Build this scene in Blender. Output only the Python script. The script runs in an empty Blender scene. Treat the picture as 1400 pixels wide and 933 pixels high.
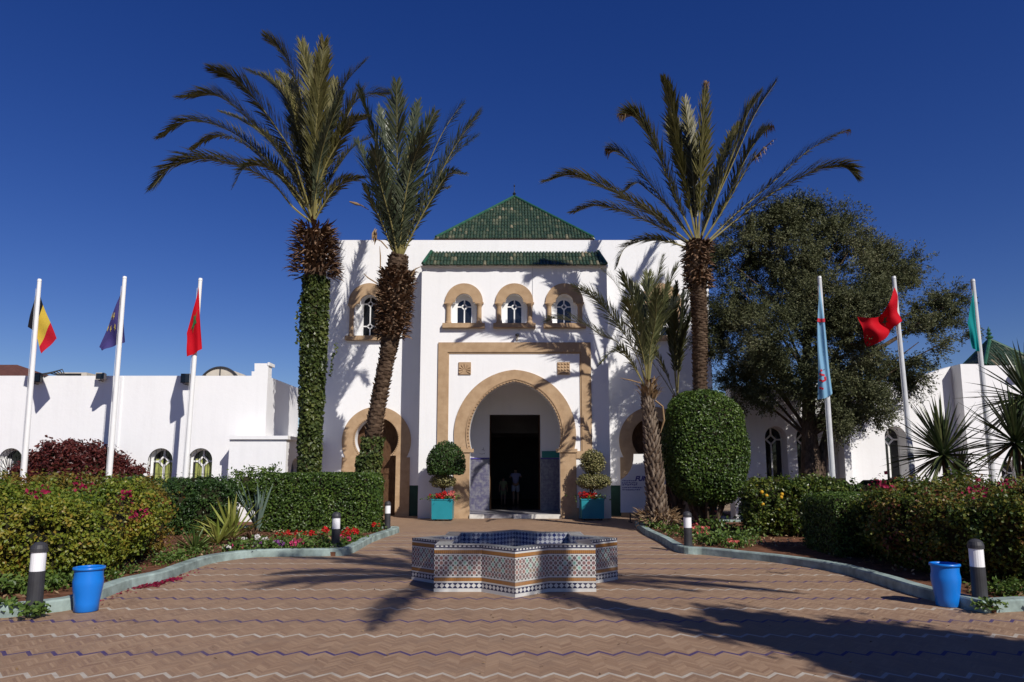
import bpy, bmesh, math, random
import numpy as np
from mathutils import Vector, noise
from mathutils.geometry import tessellate_polygon

SC = bpy.context.scene
COL = SC.collection
random.seed(7)
RNG = np.random.default_rng(11)
R = math.radians

# ------------------------------------------------------------------ camera
F = 970.0; TH = R(7.9); SH = 42.9; CAMH = 1.6
CT, ST = math.cos(TH), math.sin(TH)
def ray(px, py):
    u = (px - 700) / F; v = (466.5 - py + SH) / F
    return u, CT - v * ST, ST + v * CT
def at(px, py, Y):
    a = ray(px, py); t = Y / a[1]
    return Vector((a[0] * t, Y, CAMH + a[2] * t))
def gr(px, py, z=0.0):
    a = ray(px, py); t = (z - CAMH) / a[2]
    return Vector((a[0] * t, a[1] * t, z))
def X_(px, py, Y): return at(px, py, Y).x
def Z_(py, Y): return at(704, py, Y).z

cam = bpy.data.cameras.new('camera'); cam.sensor_width = 36.0; cam.lens = F / 1400 * 36
cam.shift_y = SH / 1400; cam.clip_end = 3000; cam.clip_start = 0.05
co = bpy.data.objects.new('camera', cam); COL.objects.link(co)
co.location = (0, 0, CAMH); co.rotation_euler = (R(90) + TH, 0, 0)
SC.camera = co

# ------------------------------------------------------------------ light
SUNDIR = Vector((0.67, -1.0, 0.955)).normalized()      # towards the sun
world = bpy.data.worlds.new('World'); SC.world = world; world.use_nodes = True
wt = world.node_tree
sky = wt.nodes.new('ShaderNodeTexSky'); sky.sky_type = 'NISHITA'; sky.sun_disc = False
sky.sun_elevation = math.asin(SUNDIR.z); sky.sun_rotation = math.atan2(SUNDIR.x, SUNDIR.y)
sky.altitude = 300; sky.air_density = 1.0; sky.dust_density = 0.15; sky.ozone_density = 4.0
bg = wt.nodes['Background']; bg.inputs[1].default_value = 0.071
hs = wt.nodes.new('ShaderNodeHueSaturation'); hs.inputs['Saturation'].default_value = 1.3; hs.inputs['Value'].default_value = 1.0; hs.inputs['Hue'].default_value = 0.526
wt.links.new(sky.outputs[0], hs.inputs['Color']); wt.links.new(hs.outputs[0], bg.inputs[0])
sl = bpy.data.lights.new('sun', 'SUN'); sl.energy = 4.85; sl.angle = R(0.5); sl.color = (1.0, 0.945, 0.87)
so = bpy.data.objects.new('sun', sl); COL.objects.link(so)
so.rotation_euler = (-SUNDIR).to_track_quat('-Z', 'Y').to_euler(); so.location = (20, -30, 30)
SC.view_settings.view_transform = 'Standard'; SC.view_settings.look = 'None'
SC.view_settings.exposure = 0.0; SC.view_settings.gamma = 1.0
SC.cycles.use_denoising = True
SC.cycles.max_bounces = 6; SC.cycles.transparent_max_bounces = 8

# ------------------------------------------------------------------ materials
class NT:
    """tiny node builder"""
    def __init__(s, name):
        s.m = bpy.data.materials.new(name); s.m.use_nodes = True
        s.t = s.m.node_tree; s.p = s.t.nodes['Principled BSDF']; s.out = s.t.nodes['Material Output']
        s._tc = None
    def n(s, kind, **kw):
        x = s.t.nodes.new(kind)
        for k, v in kw.items(): setattr(x, k, v)
        return x
    def link(s, a, b): s.t.links.new(a, b)
    def put(s, sock, v):
        if isinstance(v, bpy.types.NodeSocket): s.link(v, sock)
        elif isinstance(v, (tuple, list)) and len(v) == 3 and sock.type == 'RGBA': sock.default_value = (*v, 1)
        else: sock.default_value = v
    def tc(s, which='Object'):
        if s._tc is None: s._tc = s.n('ShaderNodeTexCoord')
        return s._tc.outputs[which]
    def xyz(s, vec):
        x = s.n('ShaderNodeSeparateXYZ'); s.link(vec, x.inputs[0]); return x.outputs
    def vec(s, x, y, z=0.0):
        c = s.n('ShaderNodeCombineXYZ')
        for i, v in enumerate((x, y, z)): s.put(c.inputs[i], v)
        return c.outputs[0]
    def m_(s, op, a, b=None, c=None):
        x = s.n('ShaderNodeMath', operation=op)
        for i, v in enumerate((a, b, c)):
            if v is not None: s.put(x.inputs[i], v)
        return x.outputs[0]
    def mix(s, f, a, b, mode='MIX'):
        x = s.n('ShaderNodeMix', data_type='RGBA', blend_type=mode)
        s.put(x.inputs[0], f); s.put(x.inputs[6], a); s.put(x.inputs[7], b)
        return x.outputs[2]
    def noise(s, scale, detail=4, rough=0.55, vec=None, out=0):
        x = s.n('ShaderNodeTexNoise'); x.inputs['Scale'].default_value = scale
        x.inputs['Detail'].default_value = detail; x.inputs['Roughness'].default_value = rough
        s.link(vec if vec is not None else s.tc(), x.inputs['Vector']); return x.outputs[out]
    def white(s, vec):
        x = s.n('ShaderNodeTexWhiteNoise', noise_dimensions='3D'); s.link(vec, x.inputs['Vector']); return x.outputs
    def ramp(s, f, stops, interp='LINEAR'):
        x = s.n('ShaderNodeValToRGB'); x.color_ramp.interpolation = interp
        e = x.color_ramp.elements
        while len(e) < len(stops): e.new(0.5)
        for i, (p, c) in enumerate(stops):
            e[i].position = p; e[i].color = (*c, 1) if len(c) == 3 else c
        s.put(x.inputs[0], f); return x.outputs[0]
    def range(s, v, a, b, c=0.0, d=1.0):
        x = s.n('ShaderNodeMapRange'); s.put(x.inputs[0], v)
        for i, q in enumerate((a, b, c, d)): x.inputs[1 + i].default_value = q
        return x.outputs[0]
    def bump(s, h, strength=0.3, dist=0.02):
        b = s.n('ShaderNodeBump'); b.inputs['Strength'].default_value = strength; b.inputs['Distance'].default_value = dist
        s.link(h, b.inputs['Height']); s.link(b.outputs[0], s.p.inputs['Normal'])
    def base(s, c, rough=0.7, spec=0.3, metal=0.0):
        s.put(s.p.inputs['Base Color'], c); s.put(s.p.inputs['Roughness'], rough)
        s.p.inputs['Specular IOR Level'].default_value = spec; s.p.inputs['Metallic'].default_value = metal
        return s.m
    def translucent(s, col, f):
        t = s.n('ShaderNodeBsdfTranslucent'); s.put(t.inputs[0], col)
        x = s.n('ShaderNodeMixShader'); x.inputs[0].default_value = f
        s.link(s.p.outputs[0], x.inputs[1]); s.link(t.outputs[0], x.inputs[2]); s.link(x.outputs[0], s.out.inputs[0])

def mottled(name, c, var=0.12, scale=6, rough=0.7, spec=0.3, bump=0.0, metal=0.0):
    k = NT(name); f = k.noise(scale, 5)
    lo = tuple(x * (1 - var) for x in c); hi = tuple(min(1, x * (1 + var)) for x in c)
    k.base(k.ramp(f, [(0.3, lo), (0.7, hi)]), rough, spec, metal)
    if bump: k.bump(k.noise(scale * 6, 4), bump, 0.01)
    return k.m

def leafmat(name, stops, rough=0.5, trans=0.25, nscale=1.2, mixn=0.5, spec=0.35):
    """random per leaf plus slow clumps of colour"""
    k = NT(name); g = k.n('ShaderNodeNewGeometry')
    r = g.outputs['Random Per Island']
    nz = k.range(k.noise(nscale, 3), 0.3, 0.7)
    f = k.m_('ADD', k.m_('MULTIPLY', r, 1 - mixn), k.m_('MULTIPLY', nz, mixn))
    c = k.ramp(f, stops)
    k.base(c, rough, spec); k.translucent(c, trans)
    return k.m

def plaster():
    k = NT('white_plaster'); o = k.tc(); s = k.xyz(o)
    n1 = k.noise(0.6, 5, 0.6)
    st = k.noise(1.0, 4, 0.6, k.vec(k.m_('MULTIPLY', s[0], 5.0), k.m_('MULTIPLY', s[1], 5.0), k.m_('MULTIPLY', s[2], 0.35)))
    f = k.m_('ADD', k.m_('MULTIPLY', n1, 0.5), k.m_('MULTIPLY', st, 0.5))
    c = k.ramp(f, [(0.25, (0.76, 0.76, 0.765)), (0.5, (0.82, 0.82, 0.825)), (0.7, (0.84, 0.84, 0.845))])
    spl = k.range(k.m_('ADD', s[2], k.m_('MULTIPLY', k.noise(2.2, 5, 0.7), 0.9)), 0.35, 1.05, 0.30, 0.0)
    c = k.mix(spl, c, (0.52, 0.47, 0.41))
    c = k.mix(k.range(k.noise(0.35, 7, 0.75), 0.58, 0.8, 0.0, 0.16), c, (0.55, 0.54, 0.53))
    c = k.mix(k.range(st, 0.58, 0.76, 0.0, 0.14), c, (0.55, 0.53, 0.50))
    k.base(c, 0.75, 0.2); k.bump(k.noise(7, 7, 0.7), 0.18, 0.03); return k.m

def stone():
    k = NT('sandstone'); s = k.xyz(k.tc())
    b = k.n('ShaderNodeTexBrick'); k.link(k.vec(s[0], s[2], 0.0), b.inputs['Vector'])
    b.inputs['Color1'].default_value = (0.37, 0.25, 0.15, 1); b.inputs['Color2'].default_value = (0.43, 0.30, 0.185, 1)
    b.inputs['Mortar'].default_value = (0.36, 0.25, 0.15, 1); b.inputs['Scale'].default_value = 1.0
    b.inputs['Mortar Size'].default_value = 0.006; b.inputs['Brick Width'].default_value = 0.62; b.inputs['Row Height'].default_value = 0.41
    n = k.noise(4, 6, 0.6)
    c = k.mix(0.55, b.outputs[0], k.ramp(n, [(0.3, (0.31, 0.20, 0.115)), (0.55, (0.44, 0.305, 0.185)), (0.8, (0.55, 0.40, 0.26))]))
    k.base(c, 0.85, 0.15); k.bump(k.noise(26, 5), 0.25, 0.01); return k.m

def rooftile():
    k = NT('green_roof_tile'); uv = k.xyz(k.tc('UV'))
    cell = k.vec(k.m_('FLOOR', uv[0]), k.m_('FLOOR', uv[1]), 0.0)
    w = k.white(cell)[0]; cl = k.noise(0.9, 3)
    f = k.m_('ADD', k.m_('MULTIPLY', w, 0.72), k.m_('MULTIPLY', cl, 0.38))
    c = k.ramp(f, [(0.0, (0.014, 0.034, 0.021)), (0.45, (0.023, 0.048, 0.028)), (0.68, (0.036, 0.064, 0.037)), (0.86, (0.07, 0.088, 0.052)), (0.95, (0.30, 0.25, 0.16))])
    c = k.mix(k.range(k.noise(14, 4), 0.5, 0.75), c, (0.10, 0.12, 0.08))
    k.base(c, 0.42, 0.45); return k.m

def paving():
    k = NT('brick_paving'); s = k.xyz(k.tc()); x, y = s[0], s[1]
    wob = k.m_('MULTIPLY', k.m_('SUBTRACT', k.noise(0.8, 3), 0.5), 0.05)
    y = k.m_('ADD', y, wob)
    P = 0.222
    tri = k.m_('PINGPONG', x, P / 2)                       # 0..P/2
    yy = k.m_('SUBTRACT', y, k.m_('MULTIPLY', tri, 1.15))
    row = k.m_('DIVIDE', yy, 0.0341); col = k.m_('DIVIDE', x, P / 2)
    rnd = k.white(k.vec(k.m_('FLOOR', row), k.m_('FLOOR', col), 0.0))
    c = k.ramp(rnd[0], [(0.0, (0.25, 0.155, 0.098)), (0.3, (0.285, 0.183, 0.115)), (0.65, (0.315, 0.206, 0.130)), (0.9, (0.36, 0.243, 0.156)), (1.0, (0.30, 0.203, 0.134))])
    # joints
    fr = k.m_('FRACT', row); fc = k.m_('FRACT', col)
    j = k.m_('MAXIMUM', k.m_('MULTIPLY', k.m_('LESS_THAN', fr, 0.12), 1.0), k.m_('MULTIPLY', k.m_('LESS_THAN', fc, 0.03), 0.4))
    c = k.mix(k.m_('MULTIPLY', j, 0.32), c, (0.17, 0.12, 0.09))
    # painted glazed zigzag rows
    t = k.m_('DIVIDE', k.m_('SUBTRACT', k.m_('SUBTRACT', y, k.m_('MULTIPLY', tri, 1.15)), 5.79), 0.683)
    ft = k.m_('FRACT', t); idx = k.m_('FLOOR', t)
    line = k.m_('LESS_THAN', ft, 0.0525 / 0.683)
    par = k.m_('PINGPONG', idx, 1.0)
    wear = k.m_('ADD', k.m_('MULTIPLY', k.noise(1.6, 4), 1.0), k.m_('MULTIPLY', k.noise(9, 2), 0.25))
    lw = k.mix(k.m_('MULTIPLY', k.noise(5, 3), 0.9), (0.56, 0.53, 0.46), (0.34, 0.27, 0.21))
    lb = k.mix(k.noise(5, 3), (0.03, 0.03, 0.15), (0.10, 0.06, 0.12))
    lc = k.mix(par, lw, lb)
    far = k.m_('LESS_THAN', y, 19.0)
    k_on = k.m_('MULTIPLY', k.m_('MULTIPLY', line, far), k.range(wear, 0.92, 0.72, 0.2, 1.0))
    c = k.mix(k_on, c, lc)
    big = k.noise(0.35, 5, 0.6)
    c = k.mix(0.55, c, k.ramp(big, [(0.3, (0.74, 0.71, 0.69)), (0.7, (1, 1, 1))]), 'MULTIPLY')
    c = k.mix(k.range(k.noise(2.2, 6, 0.72), 0.5, 0.8, 0.0, 0.8), c, (0.185, 0.125, 0.09))
    k.base(c, k.range(rnd[0], 0, 1, 0.6, 0.85), 0.3)
    h = k.m_('ADD', k.m_('MULTIPLY', k.m_('SUBTRACT', 1.0, j), 0.8), k.m_('MULTIPLY', k.noise(60, 3), 0.5))
    k.bump(h, 0.35, 0.006); return k.m

def zellige():
    """mosaic bands of the fountain wall: UV in metres, u along the wall, v up from the ground"""
    k = NT('zellige_mosaic'); uv = k.xyz(k.tc('UV')); u, v = uv[0], uv[1]
    H = FH
    def y2v(y): return (775 - y) / 543 * H
    def band(a, b):   # a is the upper edge
        return k.m_('MULTIPLY', k.m_('GREATER_THAN', v, y2v(b)), k.m_('LESS_THAN', v, y2v(a)))
    white = (0.54, 0.54, 0.52); navy = (0.015, 0.018, 0.06); ochre = (0.33, 0.15, 0.04); black = (0.018, 0.018, 0.02)
    col = k.mix(k.range(k.noise(7, 3), 0.4, 0.7), white, (0.52, 0.52, 0.50))
    S = 58 / 543 * H
    # zellige field
    cu = k.m_('DIVIDE', u, S); cv = k.m_('DIVIDE', k.m_('SUBTRACT', v, y2v(583)), S)
    fu = k.m_('SUBTRACT', k.m_('FRACT', cu), 0.5); fv = k.m_('SUBTRACT', k.m_('FRACT', cv), 0.5)
    rnd = k.white(k.vec(k.m_('FLOOR', cu), k.m_('FLOOR', cv), 3.0))[0]
    au = k.m_('ABSOLUTE', fu); av = k.m_('ABSOLUTE', fv)
    sq = k.m_('MAXIMUM', au, av); di = k.m_('ADD', au, av)
    star = k.m_('MINIMUM', sq, k.m_('MULTIPLY', di, 0.7071))
    star8 = k.m_('LESS_THAN', star, 0.29); ring = k.m_('LESS_THAN', star, 0.15); core = k.m_('LESS_THAN', star, 0.10)
    starcol = k.ramp(rnd, [(0.0, (0.15, 0.03, 0.035)), (0.28, (0.26, 0.075, 0.055)), (0.5, (0.09, 0.022, 0.028)), (0.72, (0.20, 0.42, 0.34)), (0.88, (0.22, 0.13, 0.06))], 'CONSTANT')
    z = k.mix(star8, col, starcol)
    z = k.mix(k.m_('MULTIPLY', ring, 0.5), z, white)
    z = k.mix(core, z, black)
    corner = k.m_('MULTIPLY', k.m_('GREATER_THAN', au, 0.30), k.m_('GREATER_THAN', av, 0.30))
    z = k.mix(corner, z, black)
    cross = k.m_('LESS_THAN', k.m_('MINIMUM', k.m_('ABSOLUTE', k.m_('SUBTRACT', au, 0.5)), k.m_('ABSOLUTE', k.m_('SUBTRACT', av, 0.5))), 0.035)
    z = k.mix(k.m_('MULTIPLY', cross, 0.5), z, (0.13, 0.09, 0.08))
    c = k.mix(band(345, 592), col, z)
    # ochre bands with dots
    dots = k.m_('LESS_THAN', k.m_('FRACT', k.m_('DIVIDE', u, S * 0.42)), 0.3)
    dv = k.m_('LESS_THAN', k.m_('FRACT', k.m_('DIVIDE', v, 0.0155)), 0.45)
    oc = k.mix(k.m_('MULTIPLY', k.m_('MULTIPLY', dots, dv), 0.85), ochre, (0.05, 0.02, 0.015))
    c = k.mix(band(286, 328), c, oc); c = k.mix(band(611, 652), c, oc)
    c = k.mix(band(252, 266), c, navy); c = k.mix(band(328, 332), c, navy); c = k.mix(band(606, 610), c, navy)
    ch = k.m_('LESS_THAN', k.m_('FRACT', k.m_('DIVIDE', u, S * 0.95)), 0.45)
    c = k.mix(k.m_('MULTIPLY', band(228, 250), ch), c, navy)
    # diamonds
    D = 65 / 543 * H
    du = k.m_('ABSOLUTE', k.m_('SUBTRACT', k.m_('FRACT', k.m_('DIVIDE', u, D)), 0.5))
    dd = k.m_('ABSOLUTE', k.m_('SUBTRACT', k.m_('DIVIDE', k.m_('SUBTRACT', v, y2v(735)), D), 0.5))
    dia = k.m_('GREATER_THAN', k.m_('ADD', du, dd), 0.47)
    c = k.mix(k.m_('MULTIPLY', band(670, 735), dia), c, navy)
    c = k.mix(k.range(k.noise(2.2, 5, 0.65), 0.5, 0.85), c, k.mix(0.5, c, (0.30, 0.27, 0.23)))
    k.base(c, 0.3, 0.5); k.bump(k.noise(40, 2), 0.1, 0.004); return k.m

def checks(name, a, b, size, rot=True):
    k = NT(name); uv = k.xyz(k.tc('UV')); u, v = uv[0], uv[1]
    if rot: u, v = k.m_('ADD', u, v), k.m_('SUBTRACT', u, v)
    t = k.n('ShaderNodeTexChecker'); k.link(k.vec(u, v, 0.0), t.inputs[0]); t.inputs['Scale'].default_value = 1 / size
    t.inputs[1].default_value = (*a, 1); t.inputs[2].default_value = (*b, 1)
    k.base(k.mix(k.range(k.noise(9, 4), 0.4, 0.9), t.outputs[0], (0.3, 0.3, 0.3)), 0.3, 0.5); return k.m

def bark(name, a, b, c):
    k = NT(name); s = k.xyz(k.tc())
    n = k.noise(3.0, 6, 0.7, k.vec(k.m_('MULTIPLY', s[0], 5.0), k.m_('MULTIPLY', s[1], 5.0), k.m_('MULTIPLY', s[2], 1.6)))
    k.base(k.ramp(n, [(0.3, a), (0.5, b), (0.72, c)]), 0.9, 0.1); k.bump(n, 0.6, 0.03); return k.m

def isl(name, stops, rough=0.85, spec=0.1):
    k = NT(name); g = k.n('ShaderNodeNewGeometry')
    f = k.m_('ADD', k.m_('MULTIPLY', g.outputs['Random Per Island'], 0.65), k.m_('MULTIPLY', k.noise(7, 4), 0.35))
    k.base(k.ramp(f, stops), rough, spec); return k.m
# ------------------------------------------------------------------ mesh helpers
WL = {}          # world location of things and parts
class MB:
    def __init__(s): s.v = []; s.f = []; s.uv = []; s.has = False; s.mi = []
    def add(s, vs, fs, uvs=None, mi=0):
        o = len(s.v); s.v += [tuple(p) for p in vs]
        for i, f in enumerate(fs):
            s.f.append(tuple(o + q for q in f)); s.mi.append(mi)
            s.uv.append(uvs[i] if uvs else None)
        if uvs: s.has = True
        return s
    def box(s, x0, x1, y0, y1, z0, z1, mi=0):
        v = [(x, y, z) for z in (z0, z1) for y in (y0, y1) for x in (x0, x1)]
        return s.add(v, [(0, 2, 3, 1), (4, 5, 7, 6), (0, 1, 5, 4), (2, 6, 7, 3), (0, 4, 6, 2), (1, 3, 7, 5)], mi=mi)
    def hexa(s, b, t, mi=0):   # bottom quad, top quad
        return s.add(list(b) + list(t), [(3, 2, 1, 0), (4, 5, 6, 7), (0, 1, 5, 4), (1, 2, 6, 5), (2, 3, 7, 6), (3, 0, 4, 7)], mi=mi)
    def tube(s, pts, rad, n=8, cap=True, mi=0):
        pts = [Vector(p) for p in pts]; m = len(pts)
        if not hasattr(rad, '__len__'): rad = [rad] * m
        vs = []; ref = None
        for i, p in enumerate(pts):
            t = (pts[min(i + 1, m - 1)] - pts[max(i - 1, 0)]).normalized()
            if ref is None: ref = Vector((1, 0, 0)) if abs(t.x) < 0.9 else Vector((0, 1, 0))
            a = (ref - t * ref.dot(t)).normalized(); b = t.cross(a); ref = a
            for k in range(n):
                q = 2 * math.pi * k / n
                vs.append(p + (a * math.cos(q) + b * math.sin(q)) * rad[i])
        fs = [(i * n + k, i * n + (k + 1) % n, (i + 1) * n + (k + 1) % n, (i + 1) * n + k) for i in range(m - 1) for k in range(n)]
        if cap: fs += [tuple(range(n - 1, -1, -1)), tuple(range((m - 1) * n, m * n))]
        return s.add(vs, fs, mi=mi)
    def lathe(s, prof, cx, cy, n=24, mi=0, cap=True):
        vs = []; m = len(prof)
        for r, z in prof:
            for k in range(n):
                q = 2 * math.pi * k / n; vs.append((cx + r * math.cos(q), cy + r * math.sin(q), z))
        fs = [(i * n + k, i * n + (k + 1) % n, (i + 1) * n + (k + 1) % n, (i + 1) * n + k) for i in range(m - 1) for k in range(n)]
        if cap: fs += [tuple(range(n - 1, -1, -1)), tuple(range((m - 1) * n, m * n))]
        return s.add(vs, fs, mi=mi)
    def prism(s, loops, y0, y1, mi=0):      # loops in XZ, first is the outline, others holes
        flat = [p for l in loops for p in l]
        tris = tessellate_polygon([[Vector((p[0], p[1], 0)) for p in l] for l in loops])
        n = len(flat)
        vs = [(p[0], y0, p[1]) for p in flat] + [(p[0], y1, p[1]) for p in flat]
        fs = [tuple(t) for t in tris] + [tuple(n + q for q in reversed(t)) for t in tris]
        o = 0
        for l in loops:
            k = len(l)
            fs += [(o + i, o + (i + 1) % k, n + o + (i + 1) % k, n + o + i) for i in range(k)]
            o += k
        return s.add(vs, fs, mi=mi)
    def slab(s, poly, z0, z1, mi=0):        # polygon in XY
        tris = tessellate_polygon([[Vector((p[0], p[1], 0)) for p in poly]]); n = len(poly)
        vs = [(p[0], p[1], z0) for p in poly] + [(p[0], p[1], z1) for p in poly]
        fs = [tuple(t) for t in tris] + [tuple(n + q for q in reversed(t)) for t in tris]
        fs += [(i, (i + 1) % n, n + (i + 1) % n, n + i) for i in range(n)]
        return s.add(vs, fs, mi=mi)
    def parts(s, name, mat, parent):
        """every connected piece as a part of its own"""
        p = list(range(len(s.v)))
        def f(a):
            while p[a] != a: p[a] = p[p[a]]; a = p[a]
            return a
        for q in s.f:
            for w in q[1:]: p[f(w)] = f(q[0])
        g = {}
        for i, q in enumerate(s.f): g.setdefault(f(q[0]), []).append(i)
        for ids in g.values():
            m = MB(); mp = {}
            for i in ids:
                for w in s.f[i]:
                    if w not in mp: mp[w] = len(m.v); m.v.append(s.v[w])
                m.f.append(tuple(mp[w] for w in s.f[i])); m.uv.append(s.uv[i]); m.mi.append(0)
            m.has = s.has; m.build(name, mat, parent)
    def build(s, name, mat, parent=None, smooth=False, loc=None):
        return mk(name, s.v, s.f, mat, parent, smooth, loc, s.uv if s.has else None, s.mi)

def mk(name, V, Fc, mat, parent=None, smooth=False, loc=None, uv=None, mi=None):
    me = bpy.data.meshes.new(name)
    base = WL.get(parent.name, Vector((0, 0, 0))) if parent else Vector(loc or (0, 0, 0))
    if isinstance(V, np.ndarray):
        V = V - np.array(base)
        me.from_pydata([], [], [])
        nv = len(V); me.vertices.add(nv); me.vertices.foreach_set('co', V.astype(np.float32).ravel())
        k = Fc.shape[1]; nf = len(Fc)
        me.loops.add(nf * k); me.loops.foreach_set('vertex_index', Fc.astype(np.int32).ravel())
        me.polygons.add(nf); me.polygons.foreach_set('loop_start', np.arange(nf, dtype=np.int32) * k)
        me.update(calc_edges=True); me.validate()
    else:
        me.from_pydata([(p[0] - base.x, p[1] - base.y, p[2] - base.z) for p in V], [], Fc)
        me.update()
    mats = mat if isinstance(mat, (list, tuple)) else [mat]
    for m in mats: me.materials.append(m)
    if mi is not None and len(mats) > 1:
        me.polygons.foreach_set('material_index', np.array(mi, dtype=np.int32))
    if uv:
        l = me.uv_layers.new(name='UVMap'); k = 0
        for f, u in zip(Fc, uv):
            for j in range(len(f)):
                if u: l.data[k].uv = u[j]
                k += 1
    if smooth: me.polygons.foreach_set('use_smooth', np.ones(len(me.polygons), dtype=bool))
    o = bpy.data.objects.new(name, me); COL.objects.link(o)
    if parent: o.parent = parent
    else: o.location = base
    WL[o.name] = base.copy()
    return o

def tag(o, label=None, cat=None, group=None, kind=None):
    if label: o['label'] = label
    if cat: o['category'] = cat
    if group: o['group'] = group
    if kind: o['kind'] = kind
    return o
def thing(name, label, cat, loc=(0, 0, 0), group=None):
    o = bpy.data.objects.new(name, None); COL.objects.link(o); o.location = loc
    o.empty_display_size = 0.2
    WL[o.name] = Vector(loc); return tag(o, label, cat, group)
def copy_thing(src, loc, rz=0.0, sc=1.0, label=None, group=None):
    def rec(o, par):
        c = o.copy(); COL.objects.link(c); c.parent = par
        for ch in [x for x in bpy.data.objects if x.parent == o]: rec(ch, c)
        return c
    c = rec(src, None); c.location = loc; c.rotation_euler = (0, 0, rz); c.scale = (sc, sc, sc)
    WL[c.name] = Vector(loc)
    if label: c['label'] = label
    if group: c['group'] = group
    return c

def crom(P, n):
    """Catmull-Rom through points, n samples"""
    P = [Vector(p) for p in P]; P = [P[0] * 2 - P[1]] + P + [P[-1] * 2 - P[-2]]
    out = []; m = len(P) - 3
    for i in range(n):
        t = i / (n - 1) * m; k = min(int(t), m - 1); t -= k
        a, b, c, d = P[k:k + 4]
        out.append(0.5 * ((2 * b) + (c - a) * t + (2 * a - 5 * b + 4 * c - d) * t * t + (3 * b - a - 3 * c + d) * t ** 3))
    return out

def nrm(a): return a / np.maximum(np.linalg.norm(a, axis=-1, keepdims=True), 1e-9)

def leaves(P, N, L, W, tilt=0.7, rng=RNG, fold=0.18, grow=None, gw=0.0):
    """leaf shaped quads at points P with normals N -> V, F. grow: preferred leaf axis"""
    n = len(P); L = L * (0.7 + 0.6 * rng.random(n))[:, None]; W = W * (0.7 + 0.6 * rng.random(n))[:, None]
    nn = nrm(N + tilt * rng.normal(size=(n, 3)))
    t = rng.normal(size=(n, 3))
    if grow is not None: t = t * (1 - gw) + grow * gw * 2
    t = nrm(t - nn * (t * nn).sum(1, keepdims=True)); b = np.cross(nn, t)
    V = np.stack([P - t * L * 0.5, P + b * W * 0.5 + nn * W * fold, P + t * L * 0.5, P - b * W * 0.5 + nn * W * fold], 1).reshape(-1, 3)
    return V, np.arange(4 * n).reshape(n, 4)

def body_sample(V, Fc, n, rng=RNG):
    """random points with normals on quad/tri mesh"""
    V = np.array(V); T = []
    for f in Fc:
        for k in range(1, len(f) - 1): T.append((f[0], f[k], f[k + 1]))
    T = np.array(T); a, b, c = V[T[:, 0]], V[T[:, 1]], V[T[:, 2]]
    cr = np.cross(b - a, c - a); ar = np.linalg.norm(cr, axis=1)
    i = rng.choice(len(T), size=n, p=ar / ar.sum())
    r1 = np.sqrt(rng.random(n)); r2 = rng.random(n)
    P = a[i] * (1 - r1)[:, None] + b[i] * (r1 * (1 - r2))[:, None] + c[i] * (r1 * r2)[:, None]
    return P, nrm(cr[i])

def nz3(p, s, seed=0.0): return noise.noise(Vector((p[0] * s + seed, p[1] * s - seed, p[2] * s + 2 * seed)))

def loft_body(poly, z0, h, prof, step=0.2, amp=0.06, ns=1.6, seed=0.0):
    """closed hedge body: polygon footprint, prof = [(height fraction, inset)], noisy"""
    pts = []
    n = len(poly)
    for i in range(n):
        a = Vector((*poly[i], 0)); b = Vector((*poly[(i + 1) % n], 0)); m = max(1, int((b - a).length / step))
        pts += [a.lerp(b, k / m) for k in range(m)]
    m = len(pts); c = sum(pts, Vector()) / m
    nr = []
    area = sum(pts[i].x * pts[(i + 1) % m].y - pts[(i + 1) % m].x * pts[i].y for i in range(m))
    sg = 1 if area > 0 else -1
    for i in range(m):
        t = pts[(i + 2) % m] - pts[i - 2]; q = Vector((t.y, -t.x, 0)).normalized() * sg; nr.append(q)
    V = []; Fc = []
    for hf, ins in prof:
        for i in range(m):
            p = pts[i] - nr[i] * ins; p = Vector((p.x, p.y, z0 + h * hf))
            d = nz3(p, ns, seed) + 0.5 * nz3(p, ns * 2.3, seed + 5)
            up = 1.0 if hf > 0.93 else 0.0
            V.append(p + (nr[i] * (1 - up) + Vector((0, 0, up))) * d * amp)
    k = len(prof)
    for r in range(k - 1):
        for i in range(m):
            j = (i + 1) % m; f = (r * m + i, r * m + j, (r + 1) * m + j, (r + 1) * m + i)
            Fc.append(f if sg > 0 else f[::-1])
    # top: shrink rings towards the centroid
    rings = 5; last = V[-m:]; o = len(V)
    for q in range(1, rings):
        for i in range(m):
            p = last[i].lerp(Vector((c.x, c.y, z0 + h)), q / rings); p.z = z0 + h + (nz3(p, ns, seed) + 0.4 * nz3(p, ns * 2.3, seed)) * amp; V.append(p)
        for i in range(m):
            j = (i + 1) % m; a = o - m + (q - 1) * m
            f = (a + i, a + j, a + m + j, a + m + i); Fc.append(f if sg > 0 else f[::-1])
    V.append(Vector((c.x, c.y, z0 + h))); z = len(V) - 1; a = z - m
    for i in range(m):
        f = (a + i, a + (i + 1) % m, z); Fc.append(f if sg > 0 else f[::-1])
    return [tuple(v) for v in V], Fc

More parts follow.
